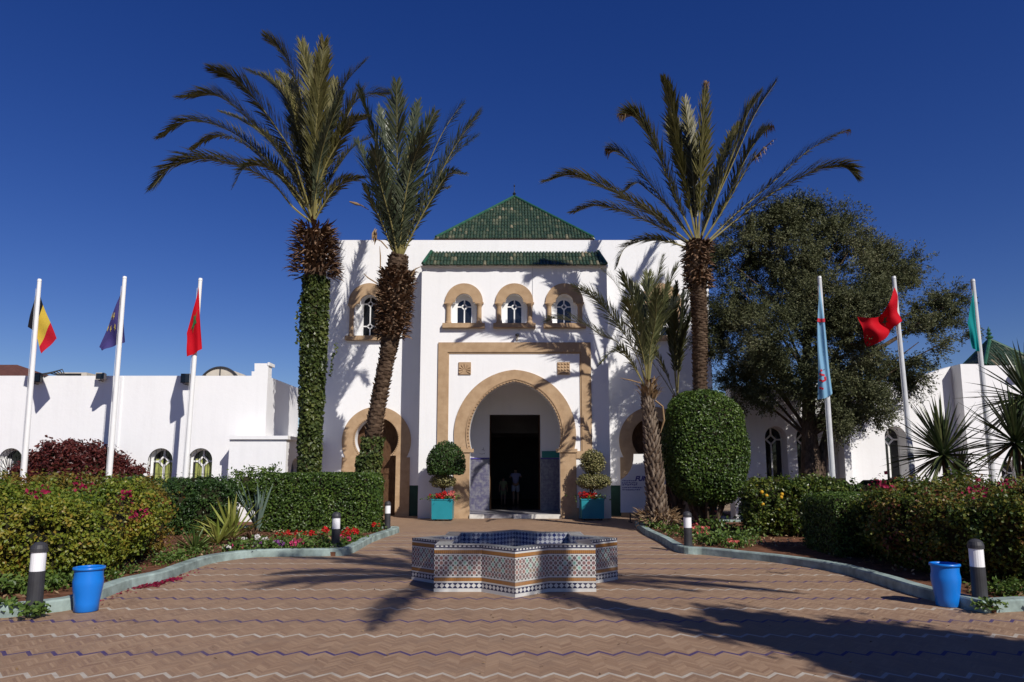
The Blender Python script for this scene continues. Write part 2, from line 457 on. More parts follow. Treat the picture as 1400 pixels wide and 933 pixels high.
def blob_body(c, r, e=2.6, nu=40, nv=24, amp=0.05, ns=1.6, seed=0.0, zcut=None):
    """superellipsoid bush body"""
    V = []; Fc = []
    for j in range(nv + 1):
        ph = -math.pi / 2 + math.pi * j / nv
        for i in range(nu):
            th = 2 * math.pi * i / nu
            d = Vector((math.cos(ph) * math.cos(th), math.cos(ph) * math.sin(th), math.sin(ph)))
            k = (abs(d.x) ** e + abs(d.y) ** e + abs(d.z) ** e) ** (-1 / e)
            p = Vector((c[0] + d.x * k * r[0], c[1] + d.y * k * r[1], c[2] + d.z * k * r[2]))
            p += d * (nz3(p, ns, seed) + 0.5 * nz3(p, ns * 2.4, seed + 3)) * amp
            if zcut is not None: p.z = max(p.z, zcut)
            V.append(tuple(p))
    for j in range(nv):
        for i in range(nu):
            k = (i + 1) % nu; Fc.append((j * nu + i, j * nu + k, (j + 1) * nu + k, (j + 1) * nu + i))
    return V, Fc

def plant_mesh(name, bodies, n, L, W, mat, core, parent=None, loc=None, clump=0.0, out=0.05, deep=0.09, tilt=0.7, per=26, shrink=0.07, grow=None, gw=0.0):
    """a core of twigs with a leaf shell, ONE mesh with two materials"""
    Vs = []; Fs = []; MI = []; o = 0
    A = []
    for V, Fc in bodies:
        V = np.array(V); A.append((V, Fc))
    tot = []
    for V, Fc in A:
        P, N = body_sample(V, Fc, 400); tot.append(sum_area(V, Fc))
    for (V, Fc), a in zip(A, tot):
        k = int(n * a / sum(tot))
        if clump > 0:
            k0 = int(k * (0.34 if clump < 0.2 else 0.2)); k -= k0
            m = max(4, k // per); C, CN = body_sample(V, Fc, m)
            C = C + CN * (RNG.random((m, 1)) * (out + clump * 0.8) - deep)
            idx = np.repeat(np.arange(m), per)
            D = RNG.normal(size=(len(idx), 3)) * clump * 0.5 * (0.5 + RNG.random((m, 1)))[idx]
            P = C[idx] + D; N = nrm(CN[idx] * 0.6 + nrm(D) * 0.9 + np.array([0, 0, 0.35]))
            P2, N2 = body_sample(V, Fc, k0); P2 = P2 - N2 * (RNG.random((k0, 1)) * (deep + 0.03) + clump * 0.3); P = np.concatenate([P, P2]); N = np.concatenate([N, nrm(N2 + np.array([0, 0, 0.25]))])
        else:
            P, N = body_sample(V, Fc, k); P = P + N * (RNG.random((k, 1)) * (out + deep) - deep)
            N = nrm(N + np.array([0, 0, 0.25]))
        g = None
        if grow is not None: g = np.broadcast_to(np.array(grow), P.shape)
        lv, lf = leaves(P, N, L, W, tilt, grow=g, gw=gw)
        Vs.append(lv); Fs += [tuple(q) for q in (lf + o)]; MI += [0] * len(lf); o += len(lv)
        # core, shrunk along vertex normals
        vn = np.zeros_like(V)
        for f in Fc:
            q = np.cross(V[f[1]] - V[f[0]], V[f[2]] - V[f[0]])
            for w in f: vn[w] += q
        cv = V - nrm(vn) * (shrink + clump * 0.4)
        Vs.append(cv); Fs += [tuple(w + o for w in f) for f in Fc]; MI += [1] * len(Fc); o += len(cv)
    V = np.concatenate(Vs)
    return mk(name, [tuple(v) for v in V], Fs, [mat, core], parent, False, loc, None, MI)
def sum_area(V, Fc):
    V = np.array(V); s = 0
    for f in Fc:
        s += np.linalg.norm(np.cross(V[f[1]] - V[f[0]], V[f[2]] - V[f[0]]))
    return s

def eval_mesh(o):
    dg = bpy.context.evaluated_depsgraph_get(); dg.update()
    return bpy.data.meshes.new_from_object(o.evaluated_get(dg))
def text_geo(body, size, shear=0.0, bold=0.0):
    c = bpy.data.curves.new('t', 'FONT'); c.body = body; c.size = size; c.shear = shear; c.offset = bold; c.extrude = 0.002
    c.align_x = 'CENTER'
    o = bpy.data.objects.new('t', c); COL.objects.link(o)
    me = eval_mesh(o); V = [tuple(v.co) for v in me.vertices]; Fc = [tuple(p.vertices) for p in me.polygons]
    bpy.data.objects.remove(o); bpy.data.curves.remove(c); bpy.data.meshes.remove(me)
    return V, Fc

def horseshoe(cx, hw, z0, zap, zimp, leg, n=28, zb=0.0):
    h = zap - z0; c = (h * h - hw * hw) / (2 * hw); Rr = hw + c
    a0 = math.asin(max(-1, (zimp - z0) / Rr)); a1 = math.acos(max(-1, min(1, c / Rr)))
    L = []
    for i in range(n + 1):
        a = a0 + (a1 - a0) * i / n
        L.append((c - Rr * math.cos(a), z0 + Rr * math.sin(a)))
    left = [(-leg, zb), (-leg, zimp)] + L
    right = [(-x, z) for x, z in reversed(left)]
    pts = left + right[1:]
    return [(cx + x, z) for x, z in pts]
# ------------------------------------------------------------------ shared materials
FH = at(592, 746.9, 9.7).z                                   # fountain height
M = {}
M['wall'] = plaster()
M['stone'] = stone()
M['tile'] = rooftile()
M['pave'] = paving()
M['zel'] = zellige()
M['ridge'] = mottled('ridge_tile', (0.02, 0.085, 0.045), 0.3, 5, 0.4, 0.5)
M['soil'] = mottled('soil', (0.13, 0.06, 0.035), 0.5, 5, 0.95, 0.1, 0.6)
M['land'] = mottled('dry_land', (0.20, 0.15, 0.10), 0.3, 0.3, 0.95, 0.1)
M['kerb'] = mottled('kerb_paint', (0.24, 0.305, 0.285), 0.42, 4, 0.85, 0.2, 0.4)
M['dado'] = mottled('dark_green_paint', (0.012, 0.045, 0.033), 0.2, 3, 0.5, 0.3)
M['glass'] = mottled('dark_glass', (0.012, 0.014, 0.018), 0.1, 2, 0.06, 0.6)
M['white'] = mottled('white_paint', (0.78, 0.78, 0.77), 0.03, 4, 0.5, 0.3)
M['grey'] = mottled('weathered_pole', (0.55, 0.56, 0.57), 0.1, 5, 0.4, 0.4)
M['iron'] = mottled('black_iron', (0.015, 0.015, 0.016), 0.2, 5, 0.5, 0.4)
M['wood'] = bark('dark_wood', (0.045, 0.024, 0.013), (0.09, 0.048, 0.026), (0.12, 0.07, 0.04))
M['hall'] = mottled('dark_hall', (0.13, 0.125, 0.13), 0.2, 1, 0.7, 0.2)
M['marble'] = mottled('pale_marble', (0.62, 0.60, 0.55), 0.12, 4, 0.35, 0.4)
M['dadotile'] = checks('blue_dado_tile', (0.075, 0.072, 0.135), (0.125, 0.118, 0.19), 0.06)
M['teal'] = mottled('teal_paint', (0.015, 0.22, 0.27), 0.08, 3, 0.4, 0.4)
M['tealsign'] = mottled('teal_sign', (0.01, 0.19, 0.17), 0.1, 3, 0.4, 0.4)
M['curtain'] = mottled('green_curtain', (0.30, 0.33, 0.10), 0.25, 8, 0.8, 0.1)
M['blue'] = mottled('blue_plastic', (0.007, 0.17, 0.62), 0.06, 3, 0.32, 0.5)
M['poly'] = mottled('opal_lamp_glass', (0.80, 0.80, 0.82), 0.03, 4, 0.3, 0.5)
M['dark'] = mottled('charcoal_metal', (0.035, 0.035, 0.04), 0.25, 6, 0.55, 0.4)
M['gravel'] = mottled('roof_screed', (0.4, 0.38, 0.35), 0.2, 3, 0.9, 0.1)
M['brownroof'] = mottled('brown_roof', (0.12, 0.05, 0.035), 0.3, 4, 0.8, 0.2)
M['cream'] = mottled('cream_panel', (0.55, 0.50, 0.42), 0.1, 3, 0.6, 0.2)
M['ink'] = mottled('violet_ink', (0.07, 0.06, 0.26), 0.1, 3, 0.6, 0.2)

YB = gr(704, 709).y; YF = YB + 1.27; CX = at(704, 640, YB).x
# ------------------------------------------------------------------ ground
MB().add([(-1500, -1500, -0.012), (1500, -1500, -0.012), (1500, 1500, -0.012), (-1500, 1500, -0.012)], [(0, 1, 2, 3)]).build('ground', M['land'])
tag(bpy.data.objects['ground'], kind='structure')
pz = MB().add([(-9, -14, 0), (9, -14, 0), (9, YF, 0), (-9, YF, 0)], [(0, 1, 2, 3)]).build('plaza', M['pave']); tag(pz, kind='structure')

KL = [gr(*p) for p in [(544, 729), (511, 741), (479, 758), (450, 760.5), (414, 761), (375, 761.5), (341, 763), (293, 770), (262, 780), (228, 793), (178, 805), (135, 821), (98, 834), (8.7, 845)]]
KR = [gr(*p) for p in [(868, 719), (880, 730), (904, 742.5), (928, 756), (963, 759), (1000, 763), (1070, 771), (1143, 783), (1200, 799), (1257, 817), (1346, 839)]]
# beds: soil behind the kerbs
def kerb(pts, side, name):
    mb = MB(); P = [Vector((p.x, p.y, 0)) for p in pts]; n = len(P); off = []
    for i in range(n):
        t = (P[min(i + 1, n - 1)] - P[max(i - 1, 0)]).normalized(); off.append(Vector((t.y, -t.x, 0)) * side)
    vs = []
    for p, o in zip(P, off):
        for w, z in ((0, -0.01), (0.005, 0.115), (0.02, 0.135), (0.17, 0.135), (0.19, 0.115), (0.19, -0.01)):
            q = p + o * w; vs.append((q.x, q.y, z + 0.004 * nz3(q, 3)))
    fs = [(i * 6 + k, i * 6 + k + 1, (i + 1) * 6 + k + 1, (i + 1) * 6 + k) for i in range(n - 1) for k in range(5)]
    fs += [(0, 1, 2, 3, 4, 5), tuple((n - 1) * 6 + k for k in range(5, -1, -1))]
    o = mb.add(vs, fs).build(name, M['kerb']); tag(o, kind='structure')
kl = [Vector((-12, 19.2, 0)), Vector((-6, 19.3, 0)), Vector((-3.05, 19.35, 0))] + KL
kl2 = crom(kl[2:], 70)
kerb([Vector((-14, 19.4, 0)), Vector((-6, 19.4, 0))] + kl2 + [Vector((-6.3, 8.0, 0)), Vector((-14, 7.8, 0))], 1, 'kerb')
kr2 = crom(KR, 60)
kerb([Vector((14, 21.9, 0)), Vector((6, 21.95, 0))] + kr2 + [gr(1400, 836), Vector((14, 8.4, 0))], -1, 'kerb')
bl = [(p.x - 0.1, p.y) for p in kl2] + [(-6.3, 8.1), (-24, 8.0), (-24, 26), (-7.5, 26), (-7.4, 19.3)]
MB().slab(bl, 0.0, 0.075).build('planting_bed', M['soil'])
br = [(p.x + 0.1, p.y) for p in kr2] + [(gr(1400, 836).x, 8.6), (26, 8.6), (26, 27), (7.7, 27), (7.6, 21.85)]
MB().slab(br, 0.0, 0.075).build('planting_bed', M['soil'])
for o in COL.objects:
    if o.name.startswith('planting_bed'): tag(o, kind='structure')

# ------------------------------------------------------------------ main building
bld = thing('entrance_building', 'tall white building with sandstone horseshoe arches, tiled canopy and green pyramid roof', 'building', (CX, YB, 0))
ZF = Z_(328.5, YF)                                   # parapet top
XF0, XF1 = -7.17, 7.35
bx0, bx1 = X_(573.5, 560, YB), X_(833, 560, YB)      # bay sides
ZBAY = Z_(366, YB)
def win_hole(cx, sill, spring, hw, r, n=14):
    L = [(cx - hw, sill), (cx - hw, spring)]
    L += [(cx - r * math.cos(math.pi * i / n), spring + r * math.sin(math.pi * i / n)) for i in range(n + 1)]
    return L + [(cx + hw, spring), (cx + hw, sill)]
def arc(cx, cz, r, a0, a1, n=24):
    return [(cx + r * math.cos(a0 + (a1 - a0) * i / n), cz + r * math.sin(a0 + (a1 - a0) * i / n)) for i in range(n + 1)]

# --- bay front
GW = []      # bay windows: (cx, sill, spring)
for px in (634.3, 703.3, 771.8):
    GW.append((X_(px, 430, YB), Z_(443, YB), Z_(414, YB)))
sB = (at(744, 430, YB).x - at(644, 430, YB).x) / 100          # metres per pixel on the bay front
WHB, WRB = 16.6 * sB, 12.2 * sB
sA = (at(744, 600, YB).x - at(644, 600, YB).x) / 100
ain = horseshoe(CX, 62.3 * sA, Z_(594, YB), Z_(522, YB), Z_(616, YB), 61.5 * sA)
aout = horseshoe(CX, 83.5 * sA, Z_(594, YB), Z_(506, YB), Z_(616, YB), 83.3 * sA)
WT = 0.38
outline = [(bx0, 0.0)] + [(x, z) for x, z in ain] + [(bx1, 0.0), (bx1, ZBAY), (bx0, ZBAY)]
mb = MB().prism([outline] + [win_hole(c, s, sp, WHB, WRB) for c, s, sp in GW], YB, YB + WT)
YP = YB + 2.6                                       # inner wall of the porch
mb.box(bx0, bx0 + 0.3, YB + WT, YF + 0.3, 0, ZBAY); mb.box(bx1 - 0.3, bx1, YB + WT, YF + 0.3, 0, ZBAY)
mb.box(bx0 + 0.3, bx1 - 0.3, YB + WT, YF + 0.6, ZBAY - 0.3, ZBAY - 0.003)
bay = mb.build('bay_wall', M['wall'], bld)
# porch box
pw = 2.25
mb = MB().box(CX - pw - 0.2, CX - pw, YB + WT, YP, 0, 5.2).box(CX + pw, CX + pw + 0.2, YB + WT, YP, 0, 5.2).box(CX - pw - 0.2, CX + pw + 0.2, YB + WT, YP, 5.2, 5.35)
sP = (at(744, 640, YP).x - at(644, 640, YP).x) / 100
dx0, dx1 = X_(669, 640, YP), X_(739, 640, YP); dz = Z_(567, YP)
mb.prism([[(CX - pw - 0.2, 0), (dx0, 0), (dx0, dz), (dx1, dz), (dx1, 0), (CX + pw + 0.2, 0), (CX + pw + 0.2, 5.35), (CX - pw - 0.2, 5.35)]], YP, YP + 0.25)
mb.build('porch_wall', M['wall'], bld)
dt = Z_(628, YP)
def uvbox(mb, x0, x1, y, z0, z1):
    mb.add([(x0, y, z0), (x1, y, z0), (x1, y, z1), (x0, y, z1)], [(0, 1, 2, 3)], [[(x0, z0), (x1, z0), (x1, z1), (x0, z1)]])
def uvside(mb, x, y0, y1, z0, z1):
    mb.add([(x, y0, z0), (x, y1, z0), (x, y1, z1), (x, y0, z1)], [(0, 1, 2, 3)], [[(y0, z0), (y1, z0), (y1, z1), (y0, z1)]])
mb = MB()
uvbox(mb, CX - pw + 0.003, dx0, YP - 0.012, 0.13, dt); uvbox(mb, dx1, CX + pw - 0.003, YP - 0.012, 0.13, dt)
uvside(mb, CX - pw + 0.012, YB + WT, YP, 0.13, dt); uvside(mb, CX + pw - 0.012, YB + WT, YP, 0.13, dt)
mb.parts('dado_tiles', M['dadotile'], bld)
mb = MB().box(CX - pw, dx0, YP - 0.03, YP - 0.001, dt, dt + 0.05).box(dx1, CX + pw, YP - 0.03, YP - 0.001, dt, dt + 0.05)
mb.parts('dado_trim', M['ink'], bld)
# floor of porch and step
mb = MB().box(CX - 61 * sA, CX + 61 * sA, YB + 0.02, YB + WT, 0, 0.13).box(CX - pw, CX + pw, YB + WT + 0.002, YP + 0.3, 0, 0.127)
mb.build('porch_floor', mottled('grey_floor_tile', (0.28, 0.27, 0.28), 0.2, 3, 0.3, 0.5), bld)
mb = MB().box(CX - 61 * sA, X_(662, 704, YB), YB - 0.14, YB + 0.018, 0, 0.14).box(X_(702, 704, YB), CX + 61 * sA, YB - 0.14, YB + 0.018, 0, 0.14)
mb.parts('step', M['marble'], bld)
# hall behind
HY1 = YP + 11; hw = 2.6
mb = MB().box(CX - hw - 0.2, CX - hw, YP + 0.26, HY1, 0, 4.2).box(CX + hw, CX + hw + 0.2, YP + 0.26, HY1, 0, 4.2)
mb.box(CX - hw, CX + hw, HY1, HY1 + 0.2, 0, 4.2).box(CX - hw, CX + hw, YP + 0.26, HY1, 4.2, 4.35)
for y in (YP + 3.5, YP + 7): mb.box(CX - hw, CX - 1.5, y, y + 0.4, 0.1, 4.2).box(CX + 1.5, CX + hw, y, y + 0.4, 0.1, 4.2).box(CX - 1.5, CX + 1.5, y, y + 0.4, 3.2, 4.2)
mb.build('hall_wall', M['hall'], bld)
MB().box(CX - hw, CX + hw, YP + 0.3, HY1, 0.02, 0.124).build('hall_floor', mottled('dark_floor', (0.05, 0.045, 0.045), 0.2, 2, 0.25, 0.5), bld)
# double door leaves folded back in the hall
mb = MB().box(dx0 - 0.02, dx0 + 0.04, YP + 0.27, YP + 1.15, 0.13, dz).box(dx1 - 0.04, dx1 + 0.02, YP + 0.27, YP + 1.15, 0.13, dz)
mb.parts('door_leaf', M['wood'], bld)
# stone surround of the main arch, alfiz frame, rosettes
def band(outer, inner, y0, y1): return MB().prism([outer + inner[::-1]], y0, y1)
mb = band(aout, ain, YB - 0.045, YB - 0.001)
# little dentils on the inner edge
for i in range(2, len(ain) - 3):
    a = Vector((ain[i][0], 0, ain[i][1])); b = Vector((ain[i + 1][0], 0, ain[i + 1][1]))
    L = (b - a).length
    for k in range(max(1, int(L / 0.075))):
        p = a.lerp(b, (k + 0.5) / max(1, int(L / 0.075))); d = (p - Vector((CX, 0, Z_(594, YB)))).normalized()
        q = p + d * 0.035; e = 0.017
        mb.box(q.x - e, q.x + e, YB - 0.085, YB - 0.046, q.z - e, q.z + e)
mb.build('arch_surround', M['stone'], bld)
inn2 = horseshoe(CX, 62.3 * sA + 0.075, Z_(594, YB), Z_(522, YB) + 0.075, Z_(616, YB), 61.5 * sA + 0.06)
inn3 = horseshoe(CX, 62.3 * sA + 0.12, Z_(594, YB), Z_(522, YB) + 0.12, Z_(616, YB), 61.5 * sA + 0.10)
band(inn3[1:-1], inn2[1:-1], YB - 0.075, YB - 0.046).build('arch_moulding', M['stone'], bld)
mb = MB()
for s in (-1, 1):
    x0, x1 = sorted((CX + s * 56 * sA, CX + s * 85 * sA)); mb.box(x0, x1, YB - 0.09, YB - 0.0465, Z_(616, YB) - 0.07, Z_(616, YB) + 0.05)
    x0, x1 = sorted((CX + s * 61 * sA, CX + s * 86 * sA)); mb.box(x0, x1, YB - 0.07, YB - 0.0465, 0, 0.35)
mb.parts('arch_impost', M['stone'], bld)
fx0, fx1, fz1 = X_(598.6, 540, YB), X_(808.3, 540, YB), Z_(468.7, YB)
gx0, gx1, gz1 = X_(611.4, 540, YB), X_(795.0, 540, YB), Z_(482, YB)
zb = Z_(627, YB); zi = Z_(617, YB); lxo = 83.3 * sA
mb = MB()
mb.hexa([(fx0, YB - 0.06, zb), (gx0, YB - 0.06, zi), (gx0, YB - 0.001, zi), (fx0, YB - 0.001, zb)], [(fx0, YB - 0.06, fz1), (gx0, YB - 0.06, gz1), (gx0, YB - 0.001, gz1), (fx0, YB - 0.001, fz1)])
mb.hexa([(gx1, YB - 0.06, zi), (fx1, YB - 0.06, zb), (fx1, YB - 0.001, zb), (gx1, YB - 0.001, zi)], [(gx1, YB - 0.06, gz1), (fx1, YB - 0.06, fz1), (fx1, YB - 0.001, fz1), (gx1, YB - 0.001, gz1)])
mb.hexa([(gx0, YB - 0.06, gz1), (gx1, YB - 0.06, gz1), (gx1, YB - 0.001, gz1), (gx0, YB - 0.001, gz1)], [(fx0, YB - 0.06, fz1), (fx1, YB - 0.06, fz1), (fx1, YB - 0.001, fz1), (fx0, YB - 0.001, fz1)])
mb.hexa([(fx0, YB - 0.06, zb), (CX - lxo, YB - 0.06, zb), (CX - lxo, YB - 0.001, zb), (fx0, YB - 0.001, zb)], [(gx0, YB - 0.06, zi), (CX - lxo, YB - 0.06, zi), (CX - lxo, YB - 0.001, zi), (gx0, YB - 0.001, zi)])
mb.hexa([(CX + lxo, YB - 0.06, zb), (fx1, YB - 0.06, zb), (fx1, YB - 0.001, zb), (CX + lxo, YB - 0.001, zb)], [(CX + lxo, YB - 0.06, zi), (gx1, YB - 0.06, zi), (gx1, YB - 0.001, zi), (CX + lxo, YB - 0.001, zi)])
# inner fillet
w = 0.05
mb.box(gx0, gx0 + w, YB - 0.03, YB - 0.001, zi, gz1 - w).box(gx1 - w, gx1, YB - 0.03, YB - 0.001, zi, gz1 - w).box(gx0, gx1, YB - 0.03, YB - 0.001, gz1 - w + 0.002, gz1 - 0.002)
mb.build('arch_frame', M['stone'], bld)
for px, pat in ((635.5, 0), (770.5, 1)):
    c = at(px, 504, YB); h = 8.6 * sA; mb = MB()
    mb.box(c.x - h, c.x + h, YB - 0.04, YB - 0.001, c.z - h, c.z + h)
    if pat == 0:
        for k in range(9):
            a = R(-25 + k * 28.75); d = Vector((math.cos(a), 0, math.sin(a))); o = Vector((c.x, 0, c.z - h * 0.35))
            p, q = o + d * h * 0.25, o + d * min(h * 1.05, h * 0.95 / max(abs(d.x), 0.2)) * 0.95
            q.x = max(c.x - h * 0.93, min(c.x + h * 0.93, q.x)); q.z = min(c.z + h * 0.93, q.z)
            mb.tube([(p.x, YB - 0.04, p.z), (q.x, YB - 0.045, q.z)], [0.012, 0.034], 6)
    else:
        for i in range(4):
            for j in range(4):
                x = c.x - h + (i + 0.5) * h / 2; z = c.z - h + (j + 0.5) * h / 2; e = h * 0.19
                mb.hexa([(x - e, YB - 0.04, z - e), (x + e, YB - 0.04, z - e), (x + e, YB - 0.04, z + e), (x - e, YB - 0.04, z + e)], [(x - e * .5, YB - 0.065, z - e * .5), (x + e * .5, YB - 0.065, z - e * .5), (x + e * .5, YB - 0.065, z + e * .5), (x - e * .5, YB - 0.065, z + e * .5)])
    mb.build('carved_panel', M['stone'], bld)

# --- windows of the upper storey
def bar(mb, a, b, w, y0, y1):
    a = Vector((a[0], 0, a[1])); b = Vector((b[0], 0, b[1])); d = (b - a).normalized(); n = Vector((-d.z, 0, d.x)) * w / 2
    q = [a - n, b - n, b + n, a + n]
    mb.hexa([(p.x, y0, p.z) for p in q], [(p.x, y1, p.z) for p in q])
def upper_window(cx, sill, spring, hw, r, Y, ghw, gtop, band_w, tall):
    wf = MB().prism([[(cx - r - band_w, spring)] + arc(cx, spring + 0.02, r + band_w, math.pi, 0)[1:-1] + [(cx + r + band_w, spring)] + [(cx + r, spring)] + arc(cx, spring, r, 0, math.pi)[1:-1] + [(cx - r, spring)]], Y - 0.07, Y - 0.001)
    wn = wf.build('window', M['stone'], bld)
    xo = hw + 0.115
    for s in (-1, 1):
        x = cx + s * xo; mb = MB()
        mb.lathe([(0.105, sill), (0.105, sill + 0.05), (0.085, sill + 0.09), (0.08, spring - 0.2), (0.085, spring - 0.16), (0.125, spring - 0.06)], x, Y - 0.04, 14)
        mb.box(x - 0.15, x + 0.15, Y - 0.10, Y - 0.001, spring - 0.06, spring - 0.003)
        mb.build('column', M['stone'], wn)
    MB().box(cx - xo - 0.2, cx + xo + 0.2, Y - 0.16, Y + 0.2, sill - 0.165, sill - 0.002).build('sill', M['stone'], wn)
    yg = Y + 0.27; g = win_hole(cx, sill, gtop - ghw, ghw, ghw)
    # white back panel with the pane opening
    MB().prism([win_hole(cx, sill, spring, hw + 0.02, r + 0.02), win_hole(cx, sill + 0.04, gtop - ghw, ghw, ghw)[::-1]], yg - 0.04, yg).build('frame', M['white'], wn)
    MB().prism([g], yg - 0.008, yg - 0.003).build('pane', M['glass'], wn)
    mb = MB(); y0, y1 = yg - 0.03, yg - 0.01; t = 0.045; zc = gtop - ghw * 1.0; d = ghw * 0.42
    def rhomb(z): 
        P = [(cx, z + d), (cx + d, z), (cx, z - d), (cx - d, z)]
        for i in range(4): bar(mb, P[i], P[(i + 1) % 4], t, y0, y1)
        bar(mb, (cx - ghw, z), (cx - d, z), t, y0, y1 - 0.001); bar(mb, (cx + d, z), (cx + ghw, z), t, y0, y1 - 0.001)
    rhomb(zc); bar(mb, (cx, zc + d), (cx, gtop), t, y0, y1 - 0.002)
    if tall:
        z2 = sill + 0.42; rhomb(z2); bar(mb, (cx, z2 + d), (cx, zc - d), t, y0, y1 - 0.002); bar(mb, (cx, sill), (cx, z2 - d), t, y0, y1 - 0.002)
    else: bar(mb, (cx, sill), (cx, zc - d), t, y0, y1 - 0.002)
    mb.build('muntin', M['white'], wn)
for c, s, sp in GW: upper_window(c, s, sp, WHB, WRB, YB, 9.6 * sB, Z_(408.5, YB), 13.6 * sB, False)
sF = (at(604, 520, YF).x - at(504, 520, YF).x) / 100
FWN = [(X_(504.5, 430, YF), Z_(460, YF), Z_(416, YF)), (X_(903.5, 430, YF), Z_(460, YF), Z_(416, YF))]
for c, s, sp in FWN: upper_window(c, s, sp, 19.3 * sF, 13 * sF, YF, 9.3 * sF, Z_(405, YF), 15.5 * sF, True)

# --- facade wall with side arches
SA = []
for px in (514.8, 893.5):
    c = X_(px, 603, YF); sX = (at(604, 610, YF).x - at(504, 610, YF).x) / 100
    i = horseshoe(c, 29.7 * sX, Z_(600.5, YF), Z_(571.5, YF), Z_(623, YF), 27.3 * sX)
    o = horseshoe(c, 47.2 * sX, Z_(603, YF), Z_(556.5, YF), Z_(625.5, YF), 46.3 * sX)
    SA.append((c, i, o))
b0, b1 = bx0 + 0.1, bx1 - 0.1
outl = [(XF0, 0)] + SA[0][1] + [(b0, 0), (b0, ZBAY - 0.25), (b1, ZBAY - 0.25), (b1, 0)] + SA[1][1] + [(XF1, 0), (XF1, ZF), (XF0, ZF)]
mb = MB().prism([outl] + [win_hole(c, s, sp, 19.3 * sF, 13 * sF) for c, s, sp in FWN], YF, YF + 0.45)
mb.box(XF0, XF0 + 0.4, YF + 0.45, YF + 14, 0, ZF).box(XF1 - 0.4, XF1, YF + 0.45, YF + 14, 0, ZF).box(XF0 + 0.4, XF1 - 0.4, YF + 13.6, YF + 14, 0, ZF)
mb.build('facade_wall', M['wall'], bld)
MB().box(XF0 + 0.4, XF1 - 0.4, YF + 0.45, YF + 13.6, ZF - 0.9, ZF - 0.6).build('flat_roof', M['gravel'], bld)
for c, i, o in SA:
    mb = band(o, i, YF - 0.05, YF - 0.001)
    zc = Z_(600.5, YF)
    for k in range(2, len(i) - 3):
        p0 = Vector((i[k][0], 0, i[k][1])); p1 = Vector((i[k + 1][0], 0, i[k + 1][1])); m = max(1, int((p1 - p0).length / 0.07))
        for q in range(m):
            p = p0.lerp(p1, (q + 0.5) / m); d = (p - Vector((c, 0, zc))).normalized(); p = p + d * 0.03; e = 0.015
            mb.box(p.x - e, p.x + e, YF - 0.08, YF - 0.051, p.z - e, p.z + e)
    a = mb.build('side_arch', M['stone'], bld)
    mb = MB()
    zt = Z_(571.5, YF) + 0.05; hwid = 30.5 * sX
    mb.box(c - hwid, c + hwid, YF + 0.46, YF + 0.52, 0, zt)
    for s in (-1, 1):
        x = c + s * hwid / 2
        mb.box(x - hwid * 0.36, x + hwid * 0.36, YF + 0.43, YF + 0.459, 0.3, 1.3).box(x - hwid * 0.36, x + hwid * 0.36, YF + 0.43, YF + 0.459, 1.5, 2.6)
    mb.build('door', M['wood'], a)
zd = Z_(664, YF)
mb = MB()
oL, oR = SA[0][2], SA[1][2]
mb.box(XF0 + 0.02, oL[0][0], YF - 0.012, YF - 0.001, 0, zd).box(oL[-1][0], bx0, YF - 0.012, YF - 0.001, 0, zd)
mb.box(bx1, oR[0][0], YF - 0.012, YF - 0.001, 0, zd).box(oR[-1][0], XF1 - 0.02, YF - 0.012, YF - 0.001, 0, zd)
mb.parts('green_dado', M['dado'], bld)

# --- tile roofs: columns of barrel tiles
def tile_face(mb, a, b, t0, t1, pitch=0.118, row=0.30, rad=0.056):
    """eave a->b, top t0->t1 (t0==t1 for a hip point)"""
    a, b, t0, t1 = map(Vector, (a, b, t0, t1)); L = (b - a).length; ex = (b - a) / L; mid = (t0 + t1) / 2
    up = mid - a - ex * (mid - a).dot(ex); H = up.length; ey = up / H; nn = ex.cross(ey).normalized()
    if nn.z < 0: nn = -nn
    ta, tb = (t0 - a).dot(ex), (t1 - a).dot(ex); cols = int(L / pitch); seed = RNG.integers(0, 900)
    for i in range(cols):
        x = (i + 0.5) * L / cols
        top = H
        if x < ta: top = H * x / ta
        elif x > tb: top = H * (L - x) / (L - tb)
        if top < 0.08: continue
        nr = max(1, int(math.ceil(top / row))); off = RNG.random() * 0.05
        for j in range(nr):
            y0 = j * row - (0.05 + 0.03 * RNG.random() if j == 0 else 0.03); y1 = min((j + 1) * row, top); lift0 = 0.007; vs = []; uv = []
            jx = (RNG.random() - 0.5) * 0.012
            for y, lf, rr in ((y0, lift0 + RNG.random() * 0.005, rad * 1.03), (y1, 0.0, rad * 0.95)):
                for k in range(6):
                    q = math.pi * k / 5; p = a + ex * (x + jx - rr * math.cos(q)) + ey * y + nn * (rr * math.sin(q) + lf); vs.append(p)
            fs = [(k, k + 1, 7 + k, 6 + k) for k in range(5)] + [(5, 4, 3, 2, 1, 0)]
            c = (i + seed + 0.5, j + 0.5); mb.add(vs, fs, [[c] * len(f) for f in fs])
    mb.add([a, b, t1, t0] if (t1 - t0).length > 0.01 else [a, b, t0], [(0, 1, 2, 3)] if (t1 - t0).length > 0.01 else [(0, 1, 2)], [[(0.5, 0.5)] * (4 if (t1 - t0).length > 0.01 else 3)])
YE = YB - 0.13; YT = YB + 0.62
e0, e1 = at(578, 362.5, YE), at(829, 362.5, YE); u0, u1 = at(590, 345.5, YT), at(817.5, 345.5, YT)
u0.z = u1.z = (u0.z + u1.z) / 2
eb0 = Vector((e0.x, YF, e0.z)); eb1 = Vector((e1.x, YF, e1.z)); ub0 = Vector((u0.x, YF, u0.z)); ub1 = Vector((u1.x, YF, u1.z))
mb = MB(); tile_face(mb, e0, e1, u0, u1); tile_face(mb, eb0, e0, ub0, u0); tile_face(mb, e1, eb1, u1, ub1)
mb.add([u0, u1, ub1, ub0], [(0, 1, 2, 3)], [[(0.5, 0.5)] * 4])
cn = mb.build('canopy_roof', M['tile'], bld)
